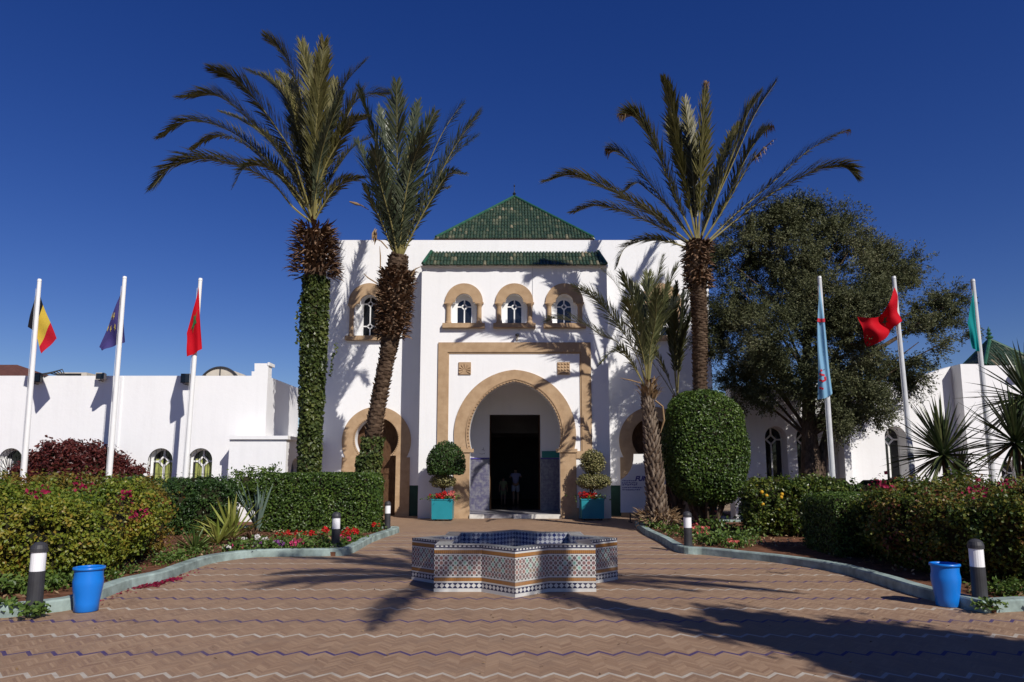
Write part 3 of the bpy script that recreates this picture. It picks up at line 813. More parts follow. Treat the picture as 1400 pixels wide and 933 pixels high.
mb = MB()
for p, q in ((e0, u0), (e1, u1)):
    mb.tube([p + Vector((0, 0, 0.05)), q + Vector((0, 0, 0.05))], 0.06, 8)
mb.parts('ridge', M['ridge'], cn)
mb = MB().box(bx0 - 0.04, bx1 + 0.04, YB - 0.07, YF, ZBAY, ZBAY + 0.085)
mb.box(bx0 - 0.02, bx1 + 0.02, YB - 0.10, YF, ZBAY + 0.087, e0.z - 0.02)
mb.build('cornice', M['wall'], bld)
# pyramid
YR = YF + 0.75
p0, p1 = at(596, 326, YR), at(811, 326, YR); wd = p1.x - p0.x; zr = p0.z; p1.z = zr
ap = Vector(((p0.x + p1.x) / 2, YR + wd / 2, Z_(270.5, YR + wd / 2)))
p2, p3 = Vector((p1.x, YR + wd, zr)), Vector((p0.x, YR + wd, zr))
mb = MB()
for a, b in ((p0, p1), (p1, p2), (p2, p3), (p3, p0)): tile_face(mb, a, b, ap, ap)
py = mb.build('pyramid_roof', M['tile'], bld)
mb = MB()
for p in (p0, p1, p2, p3): mb.tube([p + Vector((0, 0, 0.05)), ap + Vector((0, 0, 0.06))], 0.062, 8)
mb.parts('ridge', M['ridge'], py)
fz = Z_(264, ap.y)
mb = MB().lathe([(0.06, ap.z - 0.05), (0.10, ap.z + 0.05), (0.03, ap.z + 0.1), (0.085, ap.z + 0.17), (0.03, ap.z + 0.24), (0.015, ap.z + 0.3), (0.012, ap.z + 0.5), (0.05, ap.z + 0.53), (0.012, ap.z + 0.57), (0.008, ap.z + 0.62)], ap.x, ap.y, 12)
mb.build('finial', M['iron'], py)
MB().box(p0.x + 0.12, p1.x - 0.12, YR + 0.12, YR + wd - 0.12, ZF - 0.7, zr + 0.02).build('roof_drum', M['wall'], bld)
mb = MB().box(p0.x + 0.02, p1.x - 0.02, YR + 0.02, YR + wd - 0.02, zr - 0.07, zr - 0.004)
mb.build('eave_board', mottled('red_brown_eave', (0.14, 0.05, 0.04), 0.3, 9, 0.8), bld)
# cable down the bay
cx = X_(728, 380, YB); MB().tube([(cx, YB - 0.012, ZBAY), (cx + 0.01, YB - 0.012, Z_(430, YB)), (X_(709, 458, YB), YB - 0.012, Z_(452, YB))], 0.009, 5).build('cable', M['grey'], bld)
# security camera
c = at(707, 459, YB); sc = thing('security_camera', 'small dark security camera fixed above the stone frame of the main arch', 'camera', (c.x, YB, c.z))
MB().box(c.x - 0.03, c.x + 0.03, YB - 0.05, YB - 0.002, c.z - 0.17, c.z - 0.02).tube([(c.x, YB - 0.03, c.z - 0.05), (c.x, YB - 0.14, c.z)], 0.015, 6).build('bracket', M['cream'], sc)
MB().tube([(c.x + 0.03, YB - 0.06, c.z + 0.02), (c.x - 0.03, YB - 0.26, c.z - 0.03)], [0.05, 0.045], 10).build('body', M['dark'], sc)

# notices
c = at(791, 632, YB); MB().box(c.x - 0.12, c.x + 0.12, YB - 0.012, YB - 0.002, c.z - 0.10, c.z + 0.10).build('paper_notice', M['white'], None, loc=(c.x, YB, c.z))
tag(bpy.data.objects['paper_notice'], 'white paper notice fixed on the wall just right of the main arch', 'notice')
c = at(756, 622.5, YP - 0.05)
tg = MB().box(dx1 + 0.05, CX + 61.5 * sP, YP - 0.05, YP - 0.031, Z_(628, YP) + 0.06, Z_(617, YP)).build('teal_sign_panel', M['tealsign'], None, loc=(c.x, YP, c.z))
tag(tg, 'teal panel on the porch wall above the blue tiles, right of the doorway', 'sign')
# faint lettering left of the doorway
c = at(659, 617, YP); ws = MB()
for (x, z, w, h) in ((0.05, 0.10, 0.02, 0.07), (0.03, 0.05, 0.08, 0.02), (0.08, 0.02, 0.02, 0.04), (-0.07, -0.10, 0.06, 0.015), (0.0, -0.11, 0.05, 0.02), (0.07, -0.10, 0.06, 0.015), (0.1, -0.08, 0.015, 0.03)):
    ws.box(c.x + x - w / 2, c.x + x + w / 2, YP - 0.006, YP - 0.002, c.z + z - h / 2, c.z + z + h / 2)
ws = ws.build('wall_lettering', mottled('grey_letters', (0.30, 0.30, 0.32), 0.1, 4, 0.7), None, loc=(c.x, YP, c.z)); tag(ws, 'small dark lettering on the white porch wall left of the doorway', 'sign')
# ------------------------------------------------------------------ left wing
YW = 22.6
lw = thing('left_wing', 'low white wing on the left with arched barred windows and a stepped corner', 'building', (-12, YW, 0))
zw = Z_(514, YW); xr = X_(365, 540, YW)
def P2(px, py, Y=YW): a = at(px, py, Y); return (a.x, a.z)
LWN = []
for px, hwp in ((14, 16.5), (74, 18.5), (219, 17), (273.5, 16.7)):
    c = X_(px, 630, YW); s = (at(744, 630, YW).x - at(644, 630, YW).x) / 100
    hw_ = hwp * s; LWN.append((c, Z_(613, YW) - hw_, hw_))
mb = MB()
top = [(-24, zw), P2(344, 514), P2(344, 508.5)[:1] + (Z_(508, YW),), P2(348, 508)[:1] + (Z_(508, YW),), P2(348, 497)[:1] + (Z_(497, YW),), (xr, Z_(497, YW))]
outl = [(-24, 0)] + top + [(xr, 0)]
mb.prism([outl] + [win_hole(c, 0.75, sp, h, h) for c, sp, h in LWN], YW, YW + 0.35)
zs = Z_(518, YW + 0.6)
mb.box(xr - 0.3, xr, YW + 0.35, YF + 0.2, 0, zs).box(-24, xr - 0.3, YF + 0.0, YF + 0.2, 0, zs)
mb.box(xr - 0.02, xr + 0.04, YW - 0.02, YW + 0.5, Z_(500, YW), Z_(497, YW) + 0.03)
mb.build('wing_wall', M['wall'], lw)
MB().box(-24, xr - 0.3, YW + 0.35, YF, zs - 0.5, zs - 0.35).build('flat_roof', M['gravel'], lw)
# a low pilaster line left of the third window
xk = X_(163, 560, YW); MB().box(xk, xk + 0.05, YW - 0.035, YW - 0.001, 0, zw - 0.02).build('pilaster', M['wall'], lw)
for i, (c, sp, h) in enumerate(LWN):
    yg = YW + 0.24; w = MB().prism([win_hole(c, 0.75, sp, h + 0.02, h + 0.02), win_hole(c, 0.82, sp, h - 0.06, h - 0.06)[::-1]], yg, yg + 0.05).build('window', M['white'], lw)
    MB().prism([win_hole(c, 0.76, sp, h, h)], yg + 0.06, yg + 0.07).build('pane', M['brownroof'] if i == 1 else M['glass'], w)
    if i >= 2:
        mb = MB()
        for s in (-1, 1): mb.box(c + s * h * 0.42 - h * 0.3, c + s * h * 0.42 + h * 0.3, yg + 0.045, yg + 0.058, 0.8, sp + h * 0.15)
        mb.parts('curtain', M['curtain'], w)
        mb = MB(); d = h * 0.42; zc = sp - 0.02; t = 0.055
        Pq = [(c, zc + d), (c + d, zc), (c, zc - d), (c - d, zc)]
        for q in range(4): bar(mb, Pq[q], Pq[(q + 1) % 4], t, yg + 0.005, yg + 0.04)
        bar(mb, (c - h, zc), (c - d, zc), t, yg + 0.006, yg + 0.038); bar(mb, (c + d, zc), (c + h, zc), t, yg + 0.006, yg + 0.038)
        bar(mb, (c, zc - d), (c, 0.8), t, yg + 0.007, yg + 0.037); bar(mb, (c, zc + d), (c, sp + h), t, yg + 0.007, yg + 0.037)
        mb.build('muntin', M['white'], w)
    mb = MB(); yb = YW + 0.03
    if i == 0:
        for k in range(22):
            a = math.pi * 2 * k / 22; mb.tube([(c + 0.10 * math.cos(a), yb, sp - 0.35 + 0.10 * math.sin(a)), (c + min(h, 0.9) * math.cos(a), yb, sp - 0.35 + 0.72 * math.sin(a))], 0.011, 5)
        mb.tube([(c + 0.1 * math.cos(R(20 * k)), yb, sp - 0.35 + 0.1 * math.sin(R(20 * k))) for k in range(19)], 0.012, 5)
        mb2 = MB().prism([win_hole(c - 0.25, 0.8, sp - 0.1, 0.16, 0.16)], yg + 0.052, yg + 0.058).build('curtain', M['white'], w)
    else:
        for k in range(5): mb.tube([(c - h + (k + 0.5) * h * 0.4, yb, 0.76), (c - h + (k + 0.5) * h * 0.4, yb, sp + math.sqrt(max(0, h * h - (-h + (k + 0.5) * h * 0.4) ** 2)) * 0.98)], 0.009, 5)
        for z in (1.1, 1.5): mb.tube([(c - h, yb, z), (c + h, yb, z)], 0.009, 5)
    mb.tube([(c - h * math.cos(math.pi * k / 16), yb, sp + h * math.sin(math.pi * k / 16)) for k in range(17)], 0.012, 5)
    mb.build('grille', M['iron'], w)
# annex
YA = YW - 0.75
ax0, ax1 = X_(313, 620, YA), X_(391, 620, YA); az = Z_(601, YA); ay1 = YF
an = MB().prism([[(ax0, 0), (ax1 - 0.202, 0), (ax1 - 0.202, az), (ax0, az)]], YA, YW - 0.001)
# its right hand side carries an arched door: wall in the YZ plane
ydc = YW + 0.25
side = [(YA, 0), (ydc - 0.45, 0), (ydc - 0.45, 1.55)] + [(ydc - 0.45 * math.cos(math.pi * k / 12), 1.55 + 0.45 * math.sin(math.pi * k / 12)) for k in range(1, 12)] + [(ydc + 0.45, 1.55), (ydc + 0.45, 0), (ay1, 0), (ay1, az), (YA, az)]
t = MB().prism([side], 0, 0.2)
an.add([(ax1 - p[1], p[0], p[2]) for p in t.v], t.f)
an.build('annex_wall', M['wall'], lw)
MB().box(ax0 - 0.02, ax1 + 0.06, YA - 0.07, YW - 0.003, az, az + 0.11).box(xr + 0.002, ax1 + 0.06, YW - 0.002, YF - 0.002, az, az + 0.11).build('annex_coping', M['wall'], lw)
MB().box(ax1 - 0.28, ax1 - 0.21, ydc - 0.5, ydc + 0.5, 0, 2.1).build('annex_door', mottled('blue_grey_door', (0.12, 0.14, 0.19), 0.1, 3, 0.5), lw)
# roof things
c = at(98, 511, YW + 0.6); o = thing('air_conditioner', 'white air conditioning unit on the left wing roof, only its top showing', 'air conditioner', (c.x, c.y, zs - 0.35))
MB().box(c.x - 0.5, c.x + 0.5, c.y, c.y + 0.5, zs - 0.35, Z_(509.5, c.y)).build('housing', M['cream'], o)
MB().box(c.x - 0.38, c.x + 0.32, c.y - 0.02, c.y - 0.002, zs - 0.3, Z_(511, c.y)).build('vent_grille', M['iron'], o)
c0, c1 = at(271, 513, YW + 1.2), at(331, 513, YW + 1.2); o = thing('skylight', 'half round grey skylight with a radial frame on the left wing roof', 'skylight', ((c0.x + c1.x) / 2, c0.y, zs - 0.35))
mx = (c0.x + c1.x) / 2; rr = (c1.x - c0.x) / 2; zt_ = Z_(502.5, c0.y); zb_ = zs - 0.35; hh = zt_ - zb_
pr = [(mx - rr * math.cos(math.pi * k / 20), zb_ + hh * math.sin(math.pi * k / 20)) for k in range(21)]
MB().prism([pr], c0.y, c0.y + 1.6).build('vault', M['cream'], o)
mb = MB(); mb.tube([(p[0], c0.y - 0.02, p[1]) for p in pr], 0.035, 6)
for k in range(5, 16, 5): mb.tube([(mx, c0.y - 0.02, zb_), (pr[k][0], c0.y - 0.02, pr[k][1])], 0.02, 6)
mb.build('frame', M['dark'], o)
for px, py, lab, mt, big in ((50, 517, 'dark floodlight with trailing cables on the left wing parapet, leftmost of three', 'dark', 0.15), (139, 515, 'small white floodlight on the left wing parapet by the second flagpole', 'cream', 0.11), (257, 518, 'square black floodlight on the left wing parapet beside the red flag pole', 'dark', 0.15)):
    c = at(px, py, YW - 0.12); o = thing('floodlight', lab, 'floodlight', (c.x, c.y, c.z), 'floodlights on the left wing')
    MB().hexa([(c.x - big, c.y + 0.08, c.z - big * .8), (c.x + big, c.y + 0.08, c.z - big * .8), (c.x + big, c.y + 0.08, c.z + big * .8), (c.x - big, c.y + 0.08, c.z + big * .8)], [(c.x - big * 1.25, c.y - 0.1, c.z - big), (c.x + big * 1.25, c.y - 0.1, c.z - big), (c.x + big * 1.25, c.y - 0.1, c.z + big), (c.x - big * 1.25, c.y - 0.1, c.z + big)]).build('lamp_head', M[mt], o)
    MB().box(c.x - big * 1.1, c.x + big * 1.1, c.y - 0.112, c.y - 0.102, c.z - big * .8, c.z + big * .8).build('lens', M['glass'], o)
    mb = MB().tube([(c.x - big, c.y, c.z), (c.x - big * 1.3, c.y + 0.1, c.z - big), (c.x, c.y + 0.12, c.z - big * 1.3)], 0.012, 5)
    if px == 50:
        for k in range(5): mb.tube([(c.x - 0.2 + 0.1 * k, c.y + 0.05, c.z + 0.1), (c.x + 0.3 + 0.1 * k, c.y + 0.15, c.z + 0.18 + 0.03 * k), (c.x + 0.8, c.y + 0.2, c.z + 0.05)], 0.02, 5)
    mb.build('bracket', M['dark'], o)
# neighbouring house far left
hx = at(-8, 505, 46); o = thing('neighbouring_house', 'brown roofed house far behind the left wing, only its roof corner showing', 'house', (hx.x - 5, 46, 0))
e = at(15, 514, 46); tp = at(-4, 497, 49)
MB().box(e.x - 12, e.x - 0.3, 46.3, 56, 0, e.z).build('wall', M['cream'], o)
MB().add([(e.x - 12.3, 46, e.z), (e.x, 46, e.z), (e.x, 56, e.z), (e.x - 12.3, 56, e.z), (tp.x - 8, 51, tp.z + .2), (tp.x, 51, tp.z + .2)], [(0, 1, 5, 4), (1, 2, 5), (2, 3, 4, 5), (3, 0, 4)]).build('roof', M['brownroof'], o)
MB().box(e.x - 6, e.x - 5.4, 50, 50.6, e.z, tp.z + 0.5).build('chimney', M['brownroof'], o)

# ------------------------------------------------------------------ right wing
YV = 23.4; Y2 = 22.9
rw = thing('right_wing', 'low white wing on the right behind the trees with tall arched windows and buttresses', 'building', (12, YV, 0))
x2 = X_(1313, 500, Y2); zt2 = Z_(500, Y2)
RWN = []
for px in (1062, 1105, 1226):
    RWN.append((X_(px, 620, YV), Z_(583, YV)))
hwv = 0.36
mb = MB()
tl = [(XF1 - 0.1, Z_(528, YV)), (X_(1240, 520, YV), Z_(521, YV)), (x2 + 0.1, Z_(500, YV))]
outl = [(XF1 - 0.1, 0)] + tl + [(x2 + 0.1, 0)]
mb.prism([outl] + [win_hole(c, 0.55, z - hwv, hwv, hwv) for c, z in RWN], YV, YV + 0.55)
mb.build('wing_wall', M['wall'], rw)
mb = MB()
W2 = [(X_(1276, 640, Y2 + 0.0), 1.95), (X_(1384, 640, Y2), 1.95)]
W2 = [(c, z) for c, z in W2 if c > x2 + 0.8]
mb.prism([[(x2, 0), (28, 0), (28, zt2), (x2 + 0.62, zt2), (x2 + 0.62, zt2 + 0.05), (x2, zt2 + 0.05)]] + [win_hole(c, 0.55, z - hwv, hwv, hwv) for c, z in W2], Y2, Y2 + 0.55)
mb.box(x2, x2 + 0.4, Y2 + 0.55, Y2 + 7, 0, zt2)
mb.build('tower_wall', M['wall'], rw)
for c, z, y in [(c, z, YV) for c, z in RWN] + [(c, z, Y2) for c, z in W2]:
    yg = y + 0.46
    w = MB().prism([win_hole(c, 0.55, z - hwv, hwv + .02, hwv + .02), win_hole(c, 0.6, z - hwv, hwv - 0.03, hwv - 0.03)[::-1]], yg, yg + 0.05).build('window', M['white'], rw)
    MB().prism([win_hole(c, 0.56, z - hwv, hwv, hwv)], yg + 0.055, yg + 0.065).build('pane', M['glass'], w)
    mb = MB(); t = 0.05; d = 0.16; h = hwv; zs_ = [z - 0.42, 1.1]
    for q in zs_:
        Pq = [(c, q + d), (c + d, q), (c, q - d), (c - d, q)]
        for k in range(4): bar(mb, Pq[k], Pq[(k + 1) % 4], t, yg + 0.003, yg + 0.04)
        bar(mb, (c - h, q), (c - d, q), t, yg + 0.004, yg + 0.038); bar(mb, (c + d, q), (c + h, q), t, yg + 0.004, yg + 0.038)
    bar(mb, (c, z), (c, zs_[0] + d), t, yg + 0.005, yg + 0.037); bar(mb, (c, zs_[0] - d), (c, zs_[1] + d), t, yg + 0.005, yg + 0.037); bar(mb, (c, zs_[1] - d), (c, 0.6), t, yg + 0.005, yg + 0.037)
    mb.build('muntin', M['white'], w)
for px, w_ in ((1155, 7),):
    xa = X_(px, 630, YV - 0.45); MB().box(xa, xa + 0.22, YV - 0.45, YV - 0.001, 0, Z_(545, YV)).build('buttress', M['wall'], rw)
xa = X_(1322, 640, Y2) ; 
MB().box(XF1, 26, YV - 0.02, YV - 0.002, 0, 0.5).build('plinth', M['kerb'], rw)
MB().box(X_(1386, 500, Y2), X_(1412, 500, Y2), Y2 - 0.5, Y2 + 0.1, zt2 - 0.16, zt2 - 0.03).build('roof_spout', M['dark'], rw)
fl, frp, blp = at(1346, 499, 25.2), at(1434, 499, 25.6), at(1307, 499, 27.2); blp.z = frp.z = fl.z; brp = frp + blp - fl; ap2 = at(1353, 466.5, 26.5)
rp = MB()
for a, b in ((fl, frp), (frp, brp), (brp, blp), (blp, fl)): tile_face(rp, a, b, ap2, ap2, pitch=0.13, rad=0.06)
rp = rp.build('pyramid_roof', M['tile'], rw)
mb = MB()
for p in (fl, frp, brp, blp): mb.tube([p, ap2 + Vector((0, 0, 0.05))], 0.07, 8)
mb.parts('ridge', M['ridge'], rp)
z0 = ap2.z; mb = MB().lathe([(0.10, z0 - 0.05), (0.05, z0 + 0.06), (0.13, z0 + 0.12), (0.13, z0 + 0.16), (0.04, z0 + 0.22), (0.10, z0 + 0.28), (0.04, z0 + 0.36), (0.07, z0 + 0.42), (0.02, z0 + 0.5), (0.01, z0 + 0.56)], ap2.x, ap2.y, 12); mb.build('finial', M['ridge'], rp)
MB().slab([(fl.x + .1, fl.y + .1), (frp.x - .1, frp.y + .1), (brp.x - .1, brp.y - .1), (blp.x + .1, blp.y - .1)], 0, fl.z - 0.02).build('roof_drum', M['wall'], rw)

# ------------------------------------------------------------------ flagpoles and flags
YPL = 20.8
YPR = 19.3
POLES = [((54, 384), (33.2, 640), 'white flagpole at the far left carrying the black, yellow and red flag'),
         ((170.5, 380.5), (150, 642), 'white flagpole carrying the dark blue flag with yellow stars'),
         ((274, 383), (260.5, 560), 'white flagpole on the left carrying the limp red flag'),
         ((1120.3, 380.5), (1139, 664), 'pale flagpole carrying the furled light blue flag'),
         ((1222, 380.5), (1248.5, 658), 'pale flagpole on the right carrying the blown red flag'),
         ((1330, 384.5), (1358, 663), 'pale flagpole at the far right carrying the teal flag')]
for i, (t, b, lab) in enumerate(POLES):
    yy_ = YPL if i < 3 else YPR
    T, B = at(*t, yy_), at(*b, yy_); d = (T - B) / (T.z - B.z); G0 = B - d * B.z
    o = thing('flagpole', lab, 'flagpole', (G0.x, G0.y, 0), 'flagpoles before the white wings')
    mt = M['white'] if i < 3 else M['grey']
    MB().tube([G0, G0 + d * 2, T], [0.078, 0.074, 0.055], 14).build('pole', mt, o)
    MB().tube([T - d * 0.02, T + d * 0.05], [0.062, 0.05], 14).build('cap', mt, o)
    sd = Vector((-0.075, -0.03, 0))
    MB().tube([T - d * 0.25 + sd * 0.9, G0 + d * 3 + sd * 1.15, G0 + d * 1.2 + sd], 0.006, 5).build('halyard', M['grey'], o)
    MB().box(G0.x - 0.1, G0.x - 0.05, G0.y - 0.06, G0.y, 1.15, 1.3).build('cleat', M['dark'], o)

def cloth(name, top, bot, mat, lab, Y=YPL, amp=0.05, waves=3.0, nu=44, nv=30, skew=None, seed=0):
    """flag cloth hung between two edge curves given in photo points, really folded in depth"""
    Tc, Bc = [], []
    ys = skew or [0] * len(top)
    for (p, q), dy in zip(zip(top, bot), ys):
        Tc.append(at(*p, Y + dy)); Bc.append(at(*q, Y + dy))
    Tc = crom(Tc, nu); Bc = crom(Bc, nu)
    V = []; Fc = []; UV = []
    fn = lambda u, v: None
    def S(u, v):
        i = min(int(u * (nu - 1)), nu - 2); f = u * (nu - 1) - i
        a = Tc[i].lerp(Tc[i + 1], f); b = Bc[i].lerp(Bc[i + 1], f); p = a.lerp(b, v)
        p.y += amp * math.sin(waves * 2 * math.pi * u + 1.7 * v + seed) * min(1, 4 * u) * (0.35 + 0.65 * v) + amp * 0.5 * math.sin(7 * v + 5 * u + seed)
        return p
    for j in range(nv + 1):
        for i in range(nu): V.append(S(i / (nu - 1), j / nv))
    for j in range(nv):
        for i in range(nu - 1):
            Fc.append((j * nu + i, j * nu + i + 1, (j + 1) * nu + i + 1, (j + 1) * nu + i))
            UV.append([(i / (nu - 1), 1 - j / nv), ((i + 1) / (nu - 1), 1 - j / nv), ((i + 1) / (nu - 1), 1 - (j + 1) / nv), (i / (nu - 1), 1 - (j + 1) / nv)])
    o = mk(name, V, Fc, mat, None, True, V[0], UV)
    WL[o.name] = Vector(V[0])
    tag(o, lab, 'flag', 'flags on the flagpoles'); return o, S
def fabric(name, stops=None, base=None, interp='CONSTANT'):
    k = NT(name)
    if stops: c = k.ramp(k.xyz(k.tc('UV'))[0], stops, interp)
    else: c = base
    k.base(c, 0.75, 0.15); k.translucent(c, 0.22)
    k.bump(k.noise(6, 3), 0.25, 0.02); return k.m
def star_on(S, u, v, ru, rv, mat, par, off=-0.012, rot=0.0):
    vs = [S(u, v) + Vector((0, off, 0))]
    for k in range(10):
        r = 1.0 if k % 2 == 0 else 0.4; a = math.pi / 2 + k * math.pi / 5 + rot
        vs.append(S(min(1, max(0, u + ru * r * math.cos(a))), min(1, max(0, v - rv * r * math.sin(a)))) + Vector((0, off, 0)))
    n = len(vs); b = [p + Vector((0, 0.004, 0)) for p in vs]
    MB().add(vs + b, [(0, 1 + k, 1 + (k + 1) % 10) for k in range(10)] + [(n, n + 1 + (k + 1) % 10, n + 1 + k) for k in range(10)]).build('star', mat, par)
fb = fabric('tricolour', [(0, (0.012, 0.011, 0.016)), (0.34, (0.62, 0.44, 0.06)), (0.67, (0.52, 0.015, 0.03))])
cloth('flag', [(51, 394), (58, 416), (69, 441), (78, 463)], [(37.5, 447), (49, 456), (53, 474), (58, 484)], fb, 'flag in black, yellow and red hanging from the leftmost flagpole', Y=YPL + 0.12, amp=0.035, waves=1.5, skew=[0, 0.03, 0, -0.02])
fu = fabric('violet_blue_cloth', base=(0.055, 0.045, 0.17))
o, S = cloth('flag', [(168.5, 392), (160, 412), (150, 441), (136.5, 475)], [(170.5, 468), (162, 471), (151, 475), (141, 480)], fu, 'dark blue flag with a few yellow stars hanging from its pole', Y=YPL + 0.1, amp=0.05, waves=1.6)
ye = mottled('yellow_print', (0.42, 0.33, 0.08), 0.1, 9, 0.7)
for u, v in ((0.55, 0.05), (0.45, 0.22), (0.72, 0.1), (0.62, 0.35), (0.42, 0.55)): star_on(S, u, v, 0.055, 0.10, ye, o, off=-0.02)
fr_ = fabric('red_cloth', base=(0.52, 0.004, 0.014))
gr_ = mottled('green_print', (0.03, 0.12, 0.04), 0.1, 9, 0.7)
o, S = cloth('flag', [(271.3, 392), (268, 410), (262, 432), (255.5, 456)], [(276, 477), (270, 481), (263, 485), (256, 488)], fr_, 'limp red flag with a green star in front of its pole on the left', Y=YPL - 0.12, amp=0.03, waves=1.4, seed=1)
star_on(S, 0.45, 0.36, 0.30, 0.15, gr_, o, off=-0.03)
fl_ = fabric('light_blue_cloth', base=(0.22, 0.42, 0.60))
o, S = cloth('flag', [(1120.8, 388), (1119.5, 400), (1118, 430), (1117, 446)], [(1138.3, 538), (1133, 542), (1127, 545), (1119.5, 546)], fl_, 'furled light blue flag with red stripe and red letters', Y=YPR - 0.1, amp=0.05, waves=1.6, seed=2)
rl = mottled('red_print', (0.45, 0.02, 0.04), 0.1, 9, 0.7)
mb = MB()
def patch(mb, u0, u1, v0, v1, off=-0.014, n=8):
    vs = []
    for j in range(3):
        for i in range(n + 1):
            vs.append(S(u0 + (u1 - u0) * i / n, v0 + (v1 - v0) * j / 2) + Vector((0, off, 0)))
    mb.add(vs, [(j * (n + 1) + i, j * (n + 1) + i + 1, (j + 1) * (n + 1) + i + 1, (j + 1) * (n + 1) + i) for j in range(2) for i in range(n)])
vv = lambda u, y: None
GRD = []
def proj(P):
    x, y, z = P[0], P[1], P[2] - CAMH; d = y * CT + z * ST; return 700 + F * x / d, 466.5 + SH - F * (-y * ST + z * CT) / d
for a in range(61):
    for b_ in range(91): GRD.append((a / 60, b_ / 90, *proj(S(a / 60, b_ / 90))))
GRD = np.array(GRD)
def stroke(pts, th):
    """flat print on the cloth along photo points"""
    m = MB(); vs = []
    for i in range(len(pts) - 1):
        for k in range(5 if i < len(pts) - 2 else 6):
            x = pts[i][0] + (pts[i + 1][0] - pts[i][0]) * k / 5; y = pts[i][1] + (pts[i + 1][1] - pts[i][1]) * k / 5
            dx, dy = pts[i + 1][0] - pts[i][0], pts[i + 1][1] - pts[i][1]; l = math.hypot(dx, dy)
            for s in (-.5, .5):
                xx, yy = x - dy / l * th * s, y + dx / l * th * s; q = GRD[np.argmin((GRD[:, 2] - xx) ** 2 + (GRD[:, 3] - yy) ** 2)]
                vs.append(at(xx, yy, S(q[0], q[1]).y - 0.02))
    n = len(vs) // 2; m.add(vs, [(2 * i, 2 * i + 1, 2 * i + 3, 2 * i + 2) for i in range(n - 1)]); return m
stroke([(1117.6, 437.5), (1122, 438.5), (1128, 438.0)], 5).build('red_stripe', rl, o)
for pts in ([(1120.3, 511.5), (1124, 512.5), (1127.5, 513.5)], [(1120, 519.5), (1125, 521.5), (1129, 519.5), (1128, 515)], [(1120.2, 530.5), (1123, 531), (1126, 532)], [(1122, 505.5), (1124, 508)]): stroke(pts, 2.6).build('red_letter', rl, o)
o, S = cloth('flag', [(1223, 393), (1213, 416), (1203, 432), (1190, 435), (1174.5, 432)], [(1232.5, 439), (1223, 447), (1212, 460), (1199, 470), (1187, 473)], fr_, 'red flag blown out to the left of its pole', Y=YPR - 0.1, amp=0.13, waves=1.7, seed=3, skew=[0, -0.1, 0.1, -0.1, 0.0])
star_on(S, 0.38, 0.45, 0.09, 0.2, gr_, o, off=-0.03)
ft = fabric('teal_cloth', base=(0.006, 0.24, 0.25))
cloth('flag', [(1330, 397), (1328, 412), (1325.5, 428), (1323, 442)], [(1339, 481), (1336, 480), (1333, 478), (1330, 476)], ft, 'teal green flag hanging limp from the far right pole', Y=YPR - 0.08, amp=0.03, waves=1.4, seed=4)

# ------------------------------------------------------------------ fountain
fc = Vector((0.04, 10.87, 0)); RF = 1.535
def star(rad, n=8, rot=0.0):
    r2 = rad * math.cos(math.pi / 4) / math.cos(math.pi / 8); P = []
    for k in range(8):
        a = -math.pi / 2 + k * math.pi / 4; P.append((fc.x + rad * math.sin(0) + rad * math.cos(a), fc.y + rad * math.sin(a)))
        a += math.pi / 8; P.append((fc.x + r2 * math.cos(a), fc.y + r2 * math.sin(a)))
    return P
fo = thing('star_fountain', 'low eight pointed star fountain clad in coloured mosaic tiles', 'fountain', tuple(fc))
So = star(RF); Si = star(RF * 0.80)
mb = MB(); u = 0
for i in range(16):
    a, b = So[i], So[(i + 1) % 16]; L = math.hypot(b[0] - a[0], b[1] - a[1]); S_ = 58 / 543 * FH
    Lr = round(L / S_) * S_
    if i % 2: uv = [(Lr, 0), (0, 0), (0, FH), (Lr, FH)]
    else: uv = [(0, 0), (Lr, 0), (Lr, FH), (0, FH)]
    mb.add([(*a, 0), (*b, 0), (*b, FH), (*a, FH)], [(0, 1, 2, 3)], [uv])
mb.build('mosaic_wall', M['zel'], fo)
mb = MB(); ST_ = star(RF - 0.028); SB_ = star(RF * 0.80 + 0.02)
for i in range(16):
    j = (i + 1) % 16
    mb.add([(*ST_[i], FH + 0.004), (*ST_[j], FH + 0.004), (*SB_[j], FH + 0.004), (*SB_[i], FH + 0.004)], [(0, 1, 2, 3)], [[(0, 0), (1, 0), (1, 1), (0, 1)]])
mb.build('rim', mottled('rim_tile', (0.20, 0.22, 0.225), 0.4, 7, 0.3, 0.5), fo)
cb = NT('rim_checks'); uvx = cb.xyz(cb.tc('UV')); q = cb.m_('LESS_THAN', cb.m_('FRACT', cb.m_('DIVIDE', uvx[0], 0.075)), 0.5)
cb.base(cb.mix(q, (0.62, 0.62, 0.60), (0.02, 0.025, 0.10)), 0.3, 0.5)
mb = MB()
for A, B, z in ((So, ST_, FH + 0.002), (SB_, Si, FH + 0.002)):
    for i in range(16):
        j = (i + 1) % 16; L = math.hypot(A[j][0] - A[i][0], A[j][1] - A[i][1])
        mb.add([(*A[i], z), (*A[j], z), (*B[j], z), (*B[i], z)], [(0, 1, 2, 3)], [[(0, 0), (L, 0), (L, 1), (0, 1)]])
mb.build('rim_edge', cb.m, fo)
mb = MB()
for i in range(16):
    j = (i + 1) % 16; a, b = Si[i], Si[j]; L = math.hypot(b[0] - a[0], b[1] - a[1])
    mb.add([(*a, 0.06), (*b, 0.06), (*b, FH + 0.002), (*a, FH + 0.002)], [(0, 1, 2, 3)], [[(0, 0), (L, 0), (L, FH), (0, FH)]])
mb.add([(*p, 0.06) for p in Si] + [(fc.x, fc.y, 0.06)], [(i, (i + 1) % 16, 16) for i in range(16)], [[(Si[i][0], Si[i][1]), (Si[(i + 1) % 16][0], Si[(i + 1) % 16][1]), (fc.x, fc.y)] for i in range(16)])
